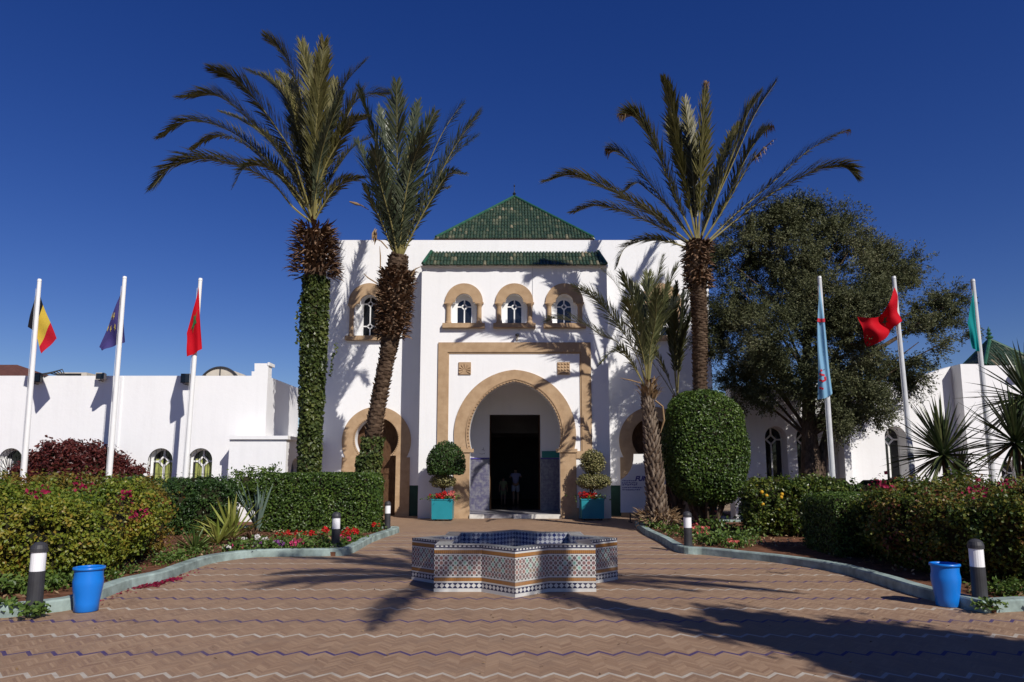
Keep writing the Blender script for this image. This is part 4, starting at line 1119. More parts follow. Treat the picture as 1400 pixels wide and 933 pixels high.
mb.build('basin', checks('blue_white_checks', (0.018, 0.025, 0.11), (0.36, 0.38, 0.42), 0.075), fo)

# ------------------------------------------------------------------ bollards, barrels, planters, sign
def bollard(p, lab, lean=0.0):
    o = thing('bollard_light', lab, 'bollard light', tuple(p), 'bollard lights along the kerbs'); x, y, z = p; h = 0.68
    MB().lathe([(0.105, z - 0.02), (0.105, z + 0.015), (0.082, z + 0.02), (0.08, z + 0.36)], x, y, 20).build('post', M['dark'], o, smooth=False)
    MB().lathe([(0.077, z + 0.361), (0.077, z + 0.57)], x, y, 20).build('lamp', M['poly'], o)
    MB().lathe([(0.088, z + 0.571), (0.088, z + 0.61), (0.075, z + 0.65), (0.045, z + 0.675), (0.0, z + 0.685)], x, y, 20, cap=False).build('cap', M['dark'], o)
    return o
for (px, py), lab in (((47, 826), 'nearest left bollard light, in front of the colourful hedge by the blue barrel'), ((458.5, 749), 'bollard light among red flowers before the square clipped hedge'), ((529.5, 721), 'bollard light at the far end of the left kerb near the arch'), ((941, 747), 'bollard light in the right bed beside the short palm'), ((1340, 818), 'nearest right bollard light, in front of the shaded hedge')):
    bollard(gr(px, py, 0.12), lab)
def barrel(p, lab):
    o = thing('barrel', lab, 'barrel', tuple(p)); x, y, z = p
    H = 0.50
    MB().lathe([(0.118, z + 0.004), (0.128, z + 0.012), (0.13, z + 0.1), (0.145, z + 0.2), (0.158, z + 0.29), (0.16, z + 0.35), (0.15, z + 0.40), (0.152, z + H - 0.03)], x, y, 32, cap=False).lathe([(0.0, z + 0.008), (0.12, z + 0.008)], x, y, 32, cap=False).lathe([(0.138, z + H - 0.01), (0.138, z + 0.3), (0.12, z + 0.03), (0.0, z + 0.03)], x, y, 32, cap=False).build('drum', M['blue'], o, smooth=True)
    MB().lathe([(0.152, z + H - 0.032), (0.166, z + H - 0.03), (0.17, z + H - 0.015), (0.166, z + H), (0.142, z + H + 0.002), (0.138, z + H - 0.012)], x, y, 32, cap=False).build('rim', M['blue'], o, smooth=True)
barrel(gr(117.5, 836), 'blue plastic barrel standing by the left kerb')
barrel(gr(1296, 829), 'blue plastic barrel standing by the right kerb')

def planter(px, py, w, h, lab, Y):
    c = gr(px, py); c.y = Y; c.x = X_(px, 700, Y)
    o = thing('planter_box', lab, 'planter', (c.x, c.y, 0)); x, y = c.x, c.y
    mb = MB()
    t = 0.03; z0 = 0.06
    mb.hexa([(x - w, y - w, z0), (x + w, y - w, z0), (x + w, y + w, z0), (x - w, y + w, z0)], [(x - w * 1.03, y - w * 1.03, h), (x + w * 1.03, y - w * 1.03, h), (x + w * 1.03, y + w * 1.03, h), (x - w * 1.03, y + w * 1.03, h)])
    mb.build('box', M['teal'], o)
    mb = MB()
    for s0, s1, s2, s3 in ((-1, 1, -1, -.86), (-1, 1, .86, 1), (-1, -.86, -.86, .86), (.86, 1, -.86, .86)): mb.box(x + s0 * w * 1.08, x + s1 * w * 1.08, y + s2 * w * 1.08, y + s3 * w * 1.08, h + 0.001, h + 0.035)
    mb.build('rim', M['teal'], o)
    MB().box(x - w * .85, x + w * .85, y - w * .85, y + w * .85, h - 0.02, h + 0.012).build('soil', M['soil'], o)
    for sx in (-1, 1):
        for sy in (-1, 1): MB().lathe([(0.03, 0.0), (0.03, z0)], x + sx * w * .8, y + sy * w * .8, 10).build('foot', M['dark'], o)
    return Vector((x, y, h))
PLL = planter(605.5, 711, 0.33, 0.66, 'teal planter box left of the main arch, lit by the sun', 23.55)
PLR = planter(809, 710, 0.36, 0.66, 'teal planter box right of the main arch, in shade', 23.85)

# sign board
YS = 22.6
def sp(px, py): a = at(px, py, YS); return (a.x, a.z)
L = [sp(848.5, 701), sp(848.5, 656), sp(853, 653.5), sp(858, 649), sp(862, 643), sp(864.8, 636), sp(866, 629), sp(866.3, 621)]
cxs = sp(879, 650)[0]; Rr_ = [(2 * cxs - x, z) for x, z in reversed(L)]
o = thing('sign_board', 'white bell shaped sign board with violet writing, half hidden by the short palm', 'sign', (cxs, YS, 0))
MB().prism([L + Rr_], YS, YS + 0.03).build('panel', M['white'], o)
V, Fc = text_geo('FUN', 0.21, 0.25, 0.008); c = at(874, 654.5, YS)
MB().add([(v[0] * 0.95 + c.x + 0.06, YS - 0.004 - v[2], v[1] + c.z - 0.07) for v in V], Fc).build('lettering', M['ink'], o)
mb = MB(); rs = random.Random(3)
for r, (py, x0, x1) in enumerate(((657.5, 851, 870), (660.5, 850.5, 872), (663, 851, 871), (667, 851, 878), (670, 851, 875))):
    x = x0
    while x < x1:
        w = rs.uniform(1.0, 2.6); a = at(x, py + rs.uniform(-.3, .3), YS); b = at(min(x + w, x1), py, YS); mb.box(a.x, b.x, YS - 0.004, YS - 0.001, a.z - 0.014, a.z + 0.016); x += w + rs.uniform(.5, 1.0)
mb.build('small_print', M['ink'], o)
mb = MB()
for dx in (-0.42, 0.42): mb.tube([(cxs + dx, YS + 0.05, 0), (cxs + dx, YS + 0.05, 1.1)], 0.02, 8).box(cxs + dx - 0.03, cxs + dx + 0.03, YS - 0.18, YS + 0.28, 0, 0.03)
mb.build('stand', M['dark'], o)
# ------------------------------------------------------------------ foliage materials
LM = {}
LM['palm'] = leafmat('palm_leaflet', [(0.0, (0.030, 0.036, 0.012)), (0.4, (0.060, 0.066, 0.022)), (0.75, (0.098, 0.100, 0.040)), (1.0, (0.15, 0.13, 0.06))], 0.42, 0.2, 0.8, 0.3, 0.4)
LM['palmgrey'] = leafmat('grey_palm_leaflet', [(0.0, (0.030, 0.045, 0.022)), (0.4, (0.062, 0.078, 0.04)), (0.75, (0.11, 0.125, 0.075)), (1.0, (0.17, 0.17, 0.10))], 0.4, 0.2, 0.8, 0.3, 0.45)
LM['palmA'] = leafmat('olive_palm_leaflet', [(0.0, (0.046, 0.045, 0.013)), (0.4, (0.095, 0.09, 0.027)), (0.75, (0.155, 0.14, 0.05)), (1.0, (0.24, 0.195, 0.085))], 0.45, 0.2, 0.8, 0.3, 0.35)
LM['palmD'] = leafmat('bright_palm_leaflet', [(0.0, (0.045, 0.055, 0.02)), (0.4, (0.10, 0.11, 0.042)), (0.75, (0.17, 0.175, 0.075)), (1.0, (0.25, 0.235, 0.115))], 0.42, 0.25, 0.8, 0.3, 0.4)
LM['rachis'] = mottled('palm_stalk', (0.22, 0.19, 0.07), 0.25, 5, 0.5, 0.3)
LM['dry'] = isl('dry_palm_leaf', [(0.2, (0.12, 0.07, 0.035)), (0.55, (0.26, 0.17, 0.09)), (0.9, (0.40, 0.30, 0.19))])
LM['stub'] = isl('dead_leaf_base', [(0.1, (0.045, 0.024, 0.015)), (0.45, (0.105, 0.06, 0.035)), (0.75, (0.19, 0.115, 0.07)), (1.0, (0.30, 0.20, 0.125))])
LM['boot'] = isl('palm_trunk_scale', [(0.1, (0.06, 0.038, 0.025)), (0.5, (0.13, 0.085, 0.055)), (0.9, (0.22, 0.155, 0.105))])
LM['bootg'] = isl('grey_palm_trunk_scale', [(0.1, (0.09, 0.065, 0.048)), (0.5, (0.18, 0.135, 0.10)), (0.9, (0.30, 0.235, 0.175))])
LM['trunk'] = bark('palm_trunk', (0.03, 0.018, 0.012), (0.07, 0.045, 0.03), (0.12, 0.08, 0.055))
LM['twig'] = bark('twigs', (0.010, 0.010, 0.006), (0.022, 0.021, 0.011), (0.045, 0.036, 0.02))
LM['olivebark'] = bark('rough_bark', (0.045, 0.03, 0.022), (0.10, 0.07, 0.05), (0.19, 0.14, 0.105))
LM['ivy'] = leafmat('ivy_leaf', [(0.1, (0.026, 0.042, 0.011)), (0.5, (0.060, 0.085, 0.02)), (0.85, (0.135, 0.155, 0.04))], 0.4, 0.2, 1.5, 0.5)
LM['hedge'] = leafmat('clipped_hedge_leaf', [(0.1, (0.024, 0.05, 0.010)), (0.5, (0.055, 0.10, 0.016)), (0.9, (0.12, 0.18, 0.03))], 0.4, 0.2, 2.0, 0.4)
LM['darkhedge'] = leafmat('dark_hedge_leaf', [(0.1, (0.014, 0.036, 0.009)), (0.5, (0.03, 0.068, 0.014)), (0.9, (0.07, 0.12, 0.028))], 0.4, 0.2, 2.0, 0.4)
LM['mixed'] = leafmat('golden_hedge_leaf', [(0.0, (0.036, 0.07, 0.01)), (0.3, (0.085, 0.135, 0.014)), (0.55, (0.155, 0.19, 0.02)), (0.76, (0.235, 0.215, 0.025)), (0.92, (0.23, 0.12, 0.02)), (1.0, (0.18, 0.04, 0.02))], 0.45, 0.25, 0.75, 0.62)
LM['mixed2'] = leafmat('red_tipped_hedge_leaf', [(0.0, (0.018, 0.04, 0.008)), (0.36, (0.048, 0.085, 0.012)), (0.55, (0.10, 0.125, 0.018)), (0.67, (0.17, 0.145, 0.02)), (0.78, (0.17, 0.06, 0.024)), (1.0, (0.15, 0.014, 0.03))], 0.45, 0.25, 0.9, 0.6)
LM['bronze'] = leafmat('bronze_leaf', [(0.0, (0.05, 0.07, 0.012)), (0.35, (0.13, 0.12, 0.018)), (0.6, (0.20, 0.13, 0.022)), (0.8, (0.17, 0.06, 0.02)), (1.0, (0.15, 0.03, 0.025))], 0.45, 0.25, 0.9, 0.6)
LM['burg'] = leafmat('burgundy_leaf', [(0.1, (0.035, 0.008, 0.009)), (0.5, (0.085, 0.018, 0.016)), (0.9, (0.16, 0.04, 0.03))], 0.4, 0.2, 2, 0.4)
LM['olive'] = leafmat('olive_leaf', [(0.05, (0.030, 0.038, 0.016)), (0.4, (0.075, 0.086, 0.037)), (0.7, (0.14, 0.148, 0.072)), (0.95, (0.21, 0.195, 0.115))], 0.6, 0.28, 0.7, 0.45, 0.2)
LM['citrus'] = leafmat('citrus_leaf', [(0.1, (0.028, 0.055, 0.010)), (0.5, (0.065, 0.10, 0.014)), (0.85, (0.15, 0.17, 0.03)), (1.0, (0.30, 0.26, 0.03))], 0.35, 0.2, 2, 0.35)
LM['varieg'] = leafmat('variegated_leaf', [(0.1, (0.07, 0.08, 0.022)), (0.5, (0.19, 0.18, 0.065)), (0.9, (0.38, 0.34, 0.17))], 0.45, 0.2, 3, 0.3)
LM['yucca'] = leafmat('yucca_blade', [(0.1, (0.02, 0.034, 0.012)), (0.6, (0.05, 0.075, 0.024)), (0.95, (0.14, 0.145, 0.055))], 0.35, 0.12, 1, 0.2, 0.5)
LM['agave'] = leafmat('golden_agave_blade', [(0.1, (0.15, 0.19, 0.03)), (0.6, (0.26, 0.28, 0.06)), (1.0, (0.40, 0.38, 0.12))], 0.4, 0.15, 3, 0.3)
LM['agaveblue'] = leafmat('blue_agave_blade', [(0.1, (0.08, 0.13, 0.10)), (0.6, (0.15, 0.21, 0.17)), (1.0, (0.24, 0.30, 0.25))], 0.45, 0.1, 3, 0.3)
LM['agavegreen'] = leafmat('green_agave_blade', [(0.1, (0.05, 0.09, 0.02)), (0.6, (0.11, 0.16, 0.04)), (1.0, (0.2, 0.24, 0.08))], 0.4, 0.1, 3, 0.3)
LM['herb'] = leafmat('herb_leaf', [(0.1, (0.035, 0.07, 0.012)), (0.5, (0.075, 0.13, 0.022)), (0.9, (0.15, 0.21, 0.045))], 0.45, 0.25, 3, 0.3)
def petal(name, c, v=0.35):
    k = NT(name); g = k.n('ShaderNodeNewGeometry').outputs['Random Per Island']
    col = k.ramp(g, [(0, tuple(x * (1 - v) for x in c)), (1, tuple(min(1, x * (1 + v)) for x in c))]); k.base(col, 0.6, 0.2); k.translucent(col, 0.25); return k.m
PT = dict(red=petal('red_petal', (0.55, 0.02, 0.02)), pink=petal('pink_petal', (0.55, 0.05, 0.16)), white=petal('white_petal', (0.75, 0.72, 0.70), 0.1), rose=petal('rose_petal', (0.62, 0.16, 0.14)), violet=petal('violet_petal', (0.28, 0.08, 0.32)), magenta=petal('magenta_petal', (0.26, 0.012, 0.05)), orange=petal('orange_fruit', (0.62, 0.36, 0.03)))

# ------------------------------------------------------------------ palms
def trunk(path, radii, mat, name, parent, boots=0, bmat=None, blen=0.12, bw=0.10, bout=0.05, hang=False, n=18):
    P = crom(path, 40); m = len(P); rr = [np.interp(i / (m - 1), np.linspace(0, 1, len(radii)), radii) for i in range(m)]
    mb = MB().tube(P, [r * 0.95 for r in rr], n)
    L = sum((P[i + 1] - P[i]).length for i in range(m - 1))
    ga = math.pi * (3 - math.sqrt(5))
    for k in range(boots):
        t = (k + 0.5) / boots * (m - 1); i = min(int(t), m - 2); f = t - i
        c = P[i].lerp(P[i + 1], f); r = rr[i] * (1 - f) + rr[i + 1] * f; T = (P[i + 1] - P[i]).normalized()
        a = k * ga + random.uniform(-.12, .12); ex = Vector((1, 0, 0)); ex = (ex - T * ex.dot(T)).normalized(); ey = T.cross(ex)
        d = ex * math.cos(a) + ey * math.sin(a); s = T.cross(d)
        w = bw * random.uniform(0.8, 1.2) * 0.5; h = blen * random.uniform(0.75, 1.3); o = bout * random.uniform(0.5, 1.4)
        up = -1 if hang else 1
        A = c + d * r * 0.96 - s * w; B = c + d * r * 0.96 + s * w; lo = c + d * r * 0.9 - T * h * 0.5 * up
        tp = c + d * (r + o) + T * h * up; tl = tp - s * w * 0.45; tr = tp + s * w * 0.45; bk = c + d * r * 0.92 + T * h * 0.75 * up
        md = c + d * (r + o * 0.55) + T * h * 0.15 * up
        mb.add([A, B, lo, tl, tr, bk, md], [(0, 2, 6), (2, 1, 6), (0, 6, 3), (6, 4, 3), (6, 1, 4), (3, 4, 5), (0, 3, 5), (1, 5, 4)], mi=1)
    return mb.build(name, [mat, bmat or mat], parent)

def frond(parent, pts, L=0.6, a0=48, a1=20, lift=26, roll=0.0, mats=None, spacing=0.036, w=0.046, bare=0.14, rad=0.036, drytip=0.0, rag=0.0, name='frond', dens=1.0, spread=42):
    P = crom(pts, 36); m = len(P)
    ln = sum((P[i + 1] - P[i]).length for i in range(m - 1))
    mb = MB().tube(P, [rad * (1 - 0.88 * (i / (m - 1)) ** 0.8) for i in range(m)], 5, mi=1)
    hd = P[-1] - P[0]; hd.z = 0
    hd = hd.normalized() if hd.length > 0.4 else Vector((0.3, -1, 0)).normalized()
    s0 = Vector((-hd.y, hd.x, 0))
    N = int(ln * (1 - bare) / spacing * dens)
    for k in range(N):
        s = bare + (1 - bare) * (k + random.random() * 0.6) / N; t = s * (m - 1); i = min(int(t), m - 2); f = t - i
        p = P[i].lerp(P[i + 1], f); T = (P[i + 1] - P[i]).normalized()
        sd = (s0 - T * s0.dot(T)).normalized(); nn = sd.cross(T)
        if nn.dot(Vector((0, 0, 1)) + hd * 0.3) < 0: nn = -nn
        q = (s - bare) / (1 - bare); prof = min(1, 0.40 + 2.2 * q) * (1 - 0.62 * max(0, (q - 0.6) / 0.4) ** 1.6)
        ang = R(a0 + (a1 - a0) * q + random.uniform(-9, 9))
        for sg in (-1, 1):
            if random.random() < rag * (0.4 + q): continue
            lf = R(lift + random.uniform(-spread, spread)); rl = roll + 0.0
            sv = sd * sg * math.cos(lf) + nn * math.sin(lf)
            if rl: sv = sv * math.cos(rl) + T.cross(sv) * math.sin(rl)
            d = (T * math.cos(ang) + sv * math.sin(ang)).normalized(); l = L * prof * random.uniform(0.82, 1.12)
            d2 = (d + Vector((0, 0, -0.22 - 0.3 * random.random() * (1 if drytip == 0 else 1.5))) * 0.7 + T * 0.18).normalized()
            wv = d.cross(nn if abs(d.dot(nn)) < 0.95 else sd).normalized(); ww = w * random.uniform(0.75, 1.15) * 0.5 * (0.55 + 0.45 * prof)
            dry = drytip > 0 and s > 1 - drytip * random.uniform(0.6, 1.3)
            if dry: d2 = Vector((d.x * 0.3, d.y * 0.3, -1)).normalized(); d = (d + Vector((0, 0, -0.5))).normalized()
            m1 = p + d * l * 0.55; tip = m1 + d2 * l * 0.45
            mb.add([p - wv * ww * .5, p + wv * ww * .5, m1 + wv * ww, m1 - wv * ww, tip], [(0, 1, 2, 3), (3, 2, 4)], mi=2 if dry else 0)
    return mb.build(name, [mats or LM['palm'], LM['rachis'], LM['dry']], parent)

def pf(parent, pix, Y, dy=0.0, base_dy=0.0, **kw):
    """frond along a photo polyline (base to tip), leaning dy metres in depth towards its tip"""
    n = len(pix); pts = []
    for i, (x, y) in enumerate(pix): pts.append(at(x, y, Y + base_dy + dy * (i / (n - 1)) ** 1.4))
    return frond(parent, pts, **kw)

def skirt(parent, path, r0, r1, n, lmin, lmax, mat, up0=-0.4, up1=0.9, w=0.055, name='dead_leaf_skirt'):
    P = crom(path, 20); mb = MB()
    for k in range(n):
        t = random.random(); i = min(int(t * 19), 18); c = P[i].lerp(P[i + 1], t * 19 - i); r = r0 + (r1 - r0) * t
        a = random.uniform(0, 2 * math.pi); d = Vector((math.cos(a), math.sin(a), 0)); e = random.uniform(up0, up1) + 0.3 * t
        dr = (d + Vector((0, 0, e))).normalized(); l = random.uniform(lmin, lmax); s = Vector((-d.y, d.x, 0)); p = c + d * r * random.uniform(0.75, 1.0); ww = w * random.uniform(0.5, 1.3) * 0.5
        q = p + dr * l * 0.6; tip = q + (dr + Vector((random.uniform(-.5, .5), random.uniform(-.5, .5), random.uniform(-.9, .3)))).normalized() * l * 0.4
        nn = dr.cross(s).normalized() * ww * 0.8
        mb.add([p - s * ww, p + s * ww, q + s * ww * 1.3, q - s * ww * 1.3, tip, q + nn, p + nn], [(0, 1, 2, 3), (3, 2, 4), (1, 6, 5, 2), (0, 3, 5, 6), (2, 5, 4), (5, 3, 4)])
    return mb.build(name, mat, parent)
def rpx(w, Y): return w / 2 * Y / F

# --- palm A: ivy clad, left
YA_ = 21.6
b = gr(424, 700); 
pA = thing('palm_tree', 'tall palm with ivy covered trunk and shaggy brown skirt, leftmost of the palms', 'palm tree', (at(424, 640, YA_).x, YA_, 0))
tp = [Vector((at(424, 640, YA_).x, YA_, 0)), at(424, 600, YA_), at(429, 480, YA_), at(431, 380, YA_), at(430, 316, YA_)]
trunk(tp, [rpx(26, YA_), rpx(26, YA_), rpx(28, YA_), rpx(32, YA_), rpx(30, YA_)], LM['trunk'], 'trunk', pA)
V, Fc = [], []
PP = crom(tp[:4], 30)
for i, p in enumerate(PP):
    f = i / 29; rI = np.interp(f, [0, 0.33, 0.66, 1], [rpx(24, YA_), rpx(27, YA_), rpx(30, YA_), rpx(31, YA_)])
    for k in range(20):
        a = 2 * math.pi * k / 20; q = p + Vector((math.cos(a), math.sin(a), 0)) * rI * (1.02 + 0.26 * nz3((math.cos(a) * 1.5, math.sin(a) * 1.5, p.z * 0.9), 1.3, 2)); V.append(tuple(q))
Fc = [(i * 20 + k, i * 20 + (k + 1) % 20, (i + 1) * 20 + (k + 1) % 20, (i + 1) * 20 + k) for i in range(29) for k in range(20)]
iv = plant_mesh('ivy', [(V, Fc)], 9500, 0.12, 0.10, LM['ivy'], LM['twig'], pA, out=0.06, deep=0.03, tilt=0.75, shrink=0.03)
for (px, y0, y1) in ((404, 405, 452), (406.5, 430, 470), (452, 470, 515)):       # trailing strands
    p0, p1 = at(px + 8, y0, YA_ - .1), at(px, y1, YA_ - .15); mb = MB()
    for k in range(26):
        q = p0.lerp(p1, k / 25) + Vector((random.uniform(-.05, .05), random.uniform(-.05, .05), 0)); v, f = leaves(np.array([q]), np.array([[0, -1, 0.2]]), 0.11, 0.09); mb.add([tuple(x) for x in v], [tuple(x) for x in f])
    mb.build('ivy_strand', LM['ivy'], pA)
skirt(pA, [at(432, 378, YA_), at(430, 345, YA_), at(429, 312, YA_)], rpx(56, YA_), rpx(36, YA_), 760, 0.22, 0.56, LM['stub'], -0.5, 0.7)
B = (428, 306)
for pix, dy, kw in [
    ([B, (400, 283), (372, 250), (335, 230), (300, 220), (262, 218), (232, 230), (208, 257)], -0.8, {}),
    ([B, (402, 268), (364, 218), (312, 178), (261, 166), (219, 187)], 0.9, {}),
    ([B, (410, 276), (380, 240), (335, 198), (296, 186), (262, 204)], 1.8, dict(L=0.42)),
    ([B, (408, 250), (383, 208), (338, 162), (296, 131), (248, 133)], -0.6, {}),
    ([B, (414, 255), (396, 204), (357, 146), (325, 111), (290, 95)], -1.2, {}),
    ([B, (418, 240), (399, 150), (370, 113), (338, 96)], 1.6, {}),
    ([B, (424, 225), (412, 136), (391, 80), (365, 51)], -0.5, {}),
    ([B, (426, 220), (424, 120), (412, 58)], 0.9, {}),
    ([B, (430, 215), (436, 130), (443, 58)], -0.9, {}),
    ([B, (434, 240), (445, 190), (468, 128)], -1.6, dict(L=0.4, mats=LM['palmgrey'])),
    ([B, (436, 235), (450, 165), (472, 115), (499, 84)], 0.8, {}),
    ([B, (438, 260), (462, 190), (490, 135), (531, 126)], 1.8, {}),
    ([B, (440, 270), (462, 228), (490, 196), (535, 180), (574, 178)], 2.2, dict(L=0.4)),
    ([B, (440, 284), (455, 262), (472, 248), (497, 243)], -0.6, dict(L=0.36)),
    ([B, (418, 280), (383, 240), (352, 226), (332, 232), (318, 257)], -1.4, dict(L=0.4)),
    ([B, (440, 240), (466, 190), (482, 168), (500, 160)], -1.5, dict(L=0.4)),
    ([B, (420, 235), (405, 170), (396, 120), (380, 100)], 2.6, {}),
    ([B, (434, 230), (452, 160), (458, 110)], 2.5, {}),
    ([B, (412, 262), (372, 196), (330, 165), (300, 152)], 2.4, dict(L=0.42))]:
    k = dict(L=0.62, roll=random.uniform(-.5, .5), mats=LM['palmA'], spread=34, a0=36, a1=20, w=0.05, spacing=0.024); k.update(kw); k['L'] *= 1.32; pf(pA, pix, YA_, dy, **k)

# --- palm B: leaning, pineapple head
YB_ = 21.0
c0 = at(503, 655, YB_); base = Vector((c0.x - 0.1, YB_, 0))
pB = thing('palm_tree', 'leaning palm with a shaggy pineapple shaped head before the left side of the facade', 'palm tree', tuple(base))
tp = [base, at(503, 650, YB_), at(514, 570, YB_), at(529, 490, YB_), at(537, 440, YB_), at(541, 400, YB_), at(544, 350, YB_)]
trunk(tp, [rpx(26, YB_), rpx(24, YB_), rpx(21, YB_), rpx(20, YB_), rpx(28, YB_), rpx(38, YB_), rpx(24, YB_)], LM['trunk'], 'trunk', pB, 620, LM['boot'], 0.075, 0.19, 0.05)
skirt(pB, [at(536, 462, YB_), at(540, 415, YB_), at(543, 372, YB_)], rpx(40, YB_), rpx(42, YB_), 1200, 0.14, 0.30, LM['stub'], -0.3, 0.9, 0.06)
V = []; Fc = []; PP = crom(tp[:3], 24)
for i, p in enumerate(PP):
    rI = rpx(27 + 5 * (1 - i / 23), YB_) * (1 + 0.1 * math.sin(i))
    for k in range(18):
        a = 2 * math.pi * k / 18; q = p + Vector((math.cos(a), math.sin(a), 0)) * rI * (1.0 + 0.2 * nz3((math.cos(a), math.sin(a), p.z), 1.5, 4)); V.append(tuple(q))
Fc = [(i * 18 + k, i * 18 + (k + 1) % 18, (i + 1) * 18 + (k + 1) % 18, (i + 1) * 18 + k) for i in range(19) for k in range(18)]
plant_mesh('ivy', [(V, Fc)], 2600, 0.11, 0.09, LM['ivy'], LM['twig'], pB, out=0.07, deep=0.02, tilt=0.6, shrink=0.05)
B = (545, 362)
for pix, dy, kw in [
    ([B, (540, 320), (526, 239), (506, 170), (490, 121)], -0.9, {}),
    ([B, (543, 300), (543, 190), (542, 113)], -1.2, dict(a0=52)),
    ([B, (556, 290), (573, 206), (594, 155)], -0.5, {}),
    ([B, (558, 300), (580, 238), (606, 180), (632, 142)], 0.4, {}),
    ([B, (562, 310), (590, 262), (621, 202), (655, 155)], -0.4, {}),
    ([B, (564, 320), (588, 276), (612, 240), (636, 238)], -1.0, dict(L=0.4)),
    ([B, (534, 325), (515, 270), (500, 225), (487, 193)], 0.6, {}),
    ([B, (532, 330), (518, 296), (505, 272), (498, 254)], -1.2, dict(L=0.4)),
    ([B, (566, 300), (598, 240), (628, 205), (650, 187)], 1.0, {}),
    ([B, (548, 290), (560, 200), (572, 140)], 1.4, {}),
    ([B, (538, 290), (528, 200), (520, 150)], 1.5, {}),
    ([B, (550, 300), (562, 230), (580, 185)], -1.6, {}),
    ([B, (536, 310), (520, 250), (512, 205)], -1.6, {}),
    ([B, (556, 320), (580, 290), (600, 262), (615, 255)], 1.2, dict(L=0.42))]:
    k = dict(L=0.74, roll=random.uniform(-.4, .4), mats=LM['palmgrey'], a0=46, a1=22, lift=20, spread=36, spacing=0.034, w=0.05); k.update(kw); pf(pB, pix, YB_, dy, **k)
mb = MB()
for pts in ([(516, 388), (503, 380), (497, 374)], [(520, 368), (520, 350), (519, 337)], [(562, 378), (568, 368), (577, 364)], [(530, 340), (521, 330), (511, 326)]):
    q = [at(x, y, YB_ - .35) for x, y in pts]; MB().tube(q, [0.02, 0.02, 0.006], 5).build('dead_twig', LM['dry'], pB)
c = at(512.5, 323, YB_ - .35); v, f = leaves(np.array([[c.x + random.uniform(-.05, .05), c.y, c.z + random.uniform(-.1, .1)] for _ in range(12)]), np.tile([[0, -1, 0]], (12, 1)), 0.35, 0.08, grow=np.tile([[0.2, 0, 1]], (12, 1)), gw=0.8); mb = MB().add([tuple(x) for x in v], [tuple(x) for x in f]); mb.build('dead_leaf', LM['dry'], pB)
c = at(478, 276, YB_ - .2); MB().tube([at(504, 287, YB_ - .2), at(494, 281, YB_ - .2), at(487, 279, YB_ - .2), c], [0.012, 0.02, .05, .02], 6).build('dead_leaf', LM['dry'], pB)

# --- palm C: tall, right
YC_ = 20.9
pC = thing('palm_tree', 'tall thin crowned palm on the right with dried frond tips, rising behind the round bush', 'palm tree', (at(957, 640, YC_).x, YC_, 0))
tp = [Vector((at(957, 640, YC_).x, YC_, 0)), at(957, 530, YC_), at(956.5, 450, YC_), at(954, 395, YC_), at(953, 365, YC_), at(955, 332, YC_)]
trunk(tp, [rpx(21, YC_), rpx(19, YC_), rpx(20, YC_), rpx(22, YC_), rpx(29, YC_), rpx(32, YC_)], LM['trunk'], 'trunk', pC, 720, LM['boot'], 0.05, 0.17, 0.035)
skirt(pC, [at(955, 394, YC_), at(953, 362, YC_), at(955, 334, YC_)], rpx(30, YC_), rpx(34, YC_), 420, 0.14, 0.30, LM['stub'], -0.9, 0.6, 0.06)
B = (952, 334)
for pix, dy, kw in [
    ([(945, 334), (918, 313), (890, 292), (830, 258), (783, 240), (747, 248)], -0.6, {}),
    ([(945, 336), (922, 322), (898, 309), (856, 290), (816, 281), (782, 290)], 0.8, dict(L=0.4)),
    ([(942, 340), (915, 331), (886, 328), (856, 338), (843, 364)], -0.8, dict(L=0.36)),
    ([(948, 332), (926, 302), (890, 253), (853, 213), (833, 204)], 0.7, dict(drytip=0.10)),
    ([(950, 330), (926, 276), (896, 203), (872, 163), (850, 156)], -0.5, dict(drytip=0.16)),
    ([(952, 328), (934, 236), (919, 156), (908, 112)], -0.9, {}),
    ([(954, 328), (948, 250), (943, 190), (936, 137)], 0.8, {}),
    ([(955, 328), (958, 250), (960, 190), (964, 115)], -0.3, dict(drytip=0.05)),
    ([(957, 330), (966, 303), (999, 230), (1032, 157), (1061, 112)], 0.3, {}),
    ([(957, 330), (976, 280), (1006, 200), (1020, 160), (1038, 131)], -0.8, {}),
    ([(960, 332), (986, 290), (1022, 212), (1040, 186), (1051, 172)], 0.8, dict(drytip=0.12, rag=0.2)),
    ([(960, 332), (988, 288), (1018, 236), (1035, 212), (1057, 191)], -1.0, dict(rag=0.55, L=0.3, drytip=0.4)),
    ([(964, 334), (1006, 293), (1056, 250), (1106, 206), (1157, 178)], 0.5, dict(drytip=0.04, rag=0.15)),
    ([(964, 336), (1008, 300), (1049, 269), (1106, 237), (1149, 227), (1171, 241)], -0.7, {}),
    ([(950, 334), (920, 290), (888, 262), (870, 250), (852, 262)], 1.4, dict(L=0.3, rag=0.3)),
    ([(953, 328), (945, 260), (925, 190), (915, 160)], 1.9, {}),
    ([(957, 328), (975, 260), (996, 200), (1010, 170)], 2.0, {})]:
    k = dict(L=0.50, roll=random.uniform(-.5, .5), a0=33, a1=16, lift=28, spread=36, mats=LM['palmA'], w=0.05, spacing=0.024); k.update(kw); k['L'] *= 1.5; pf(pC, pix, YC_, dy, **k)

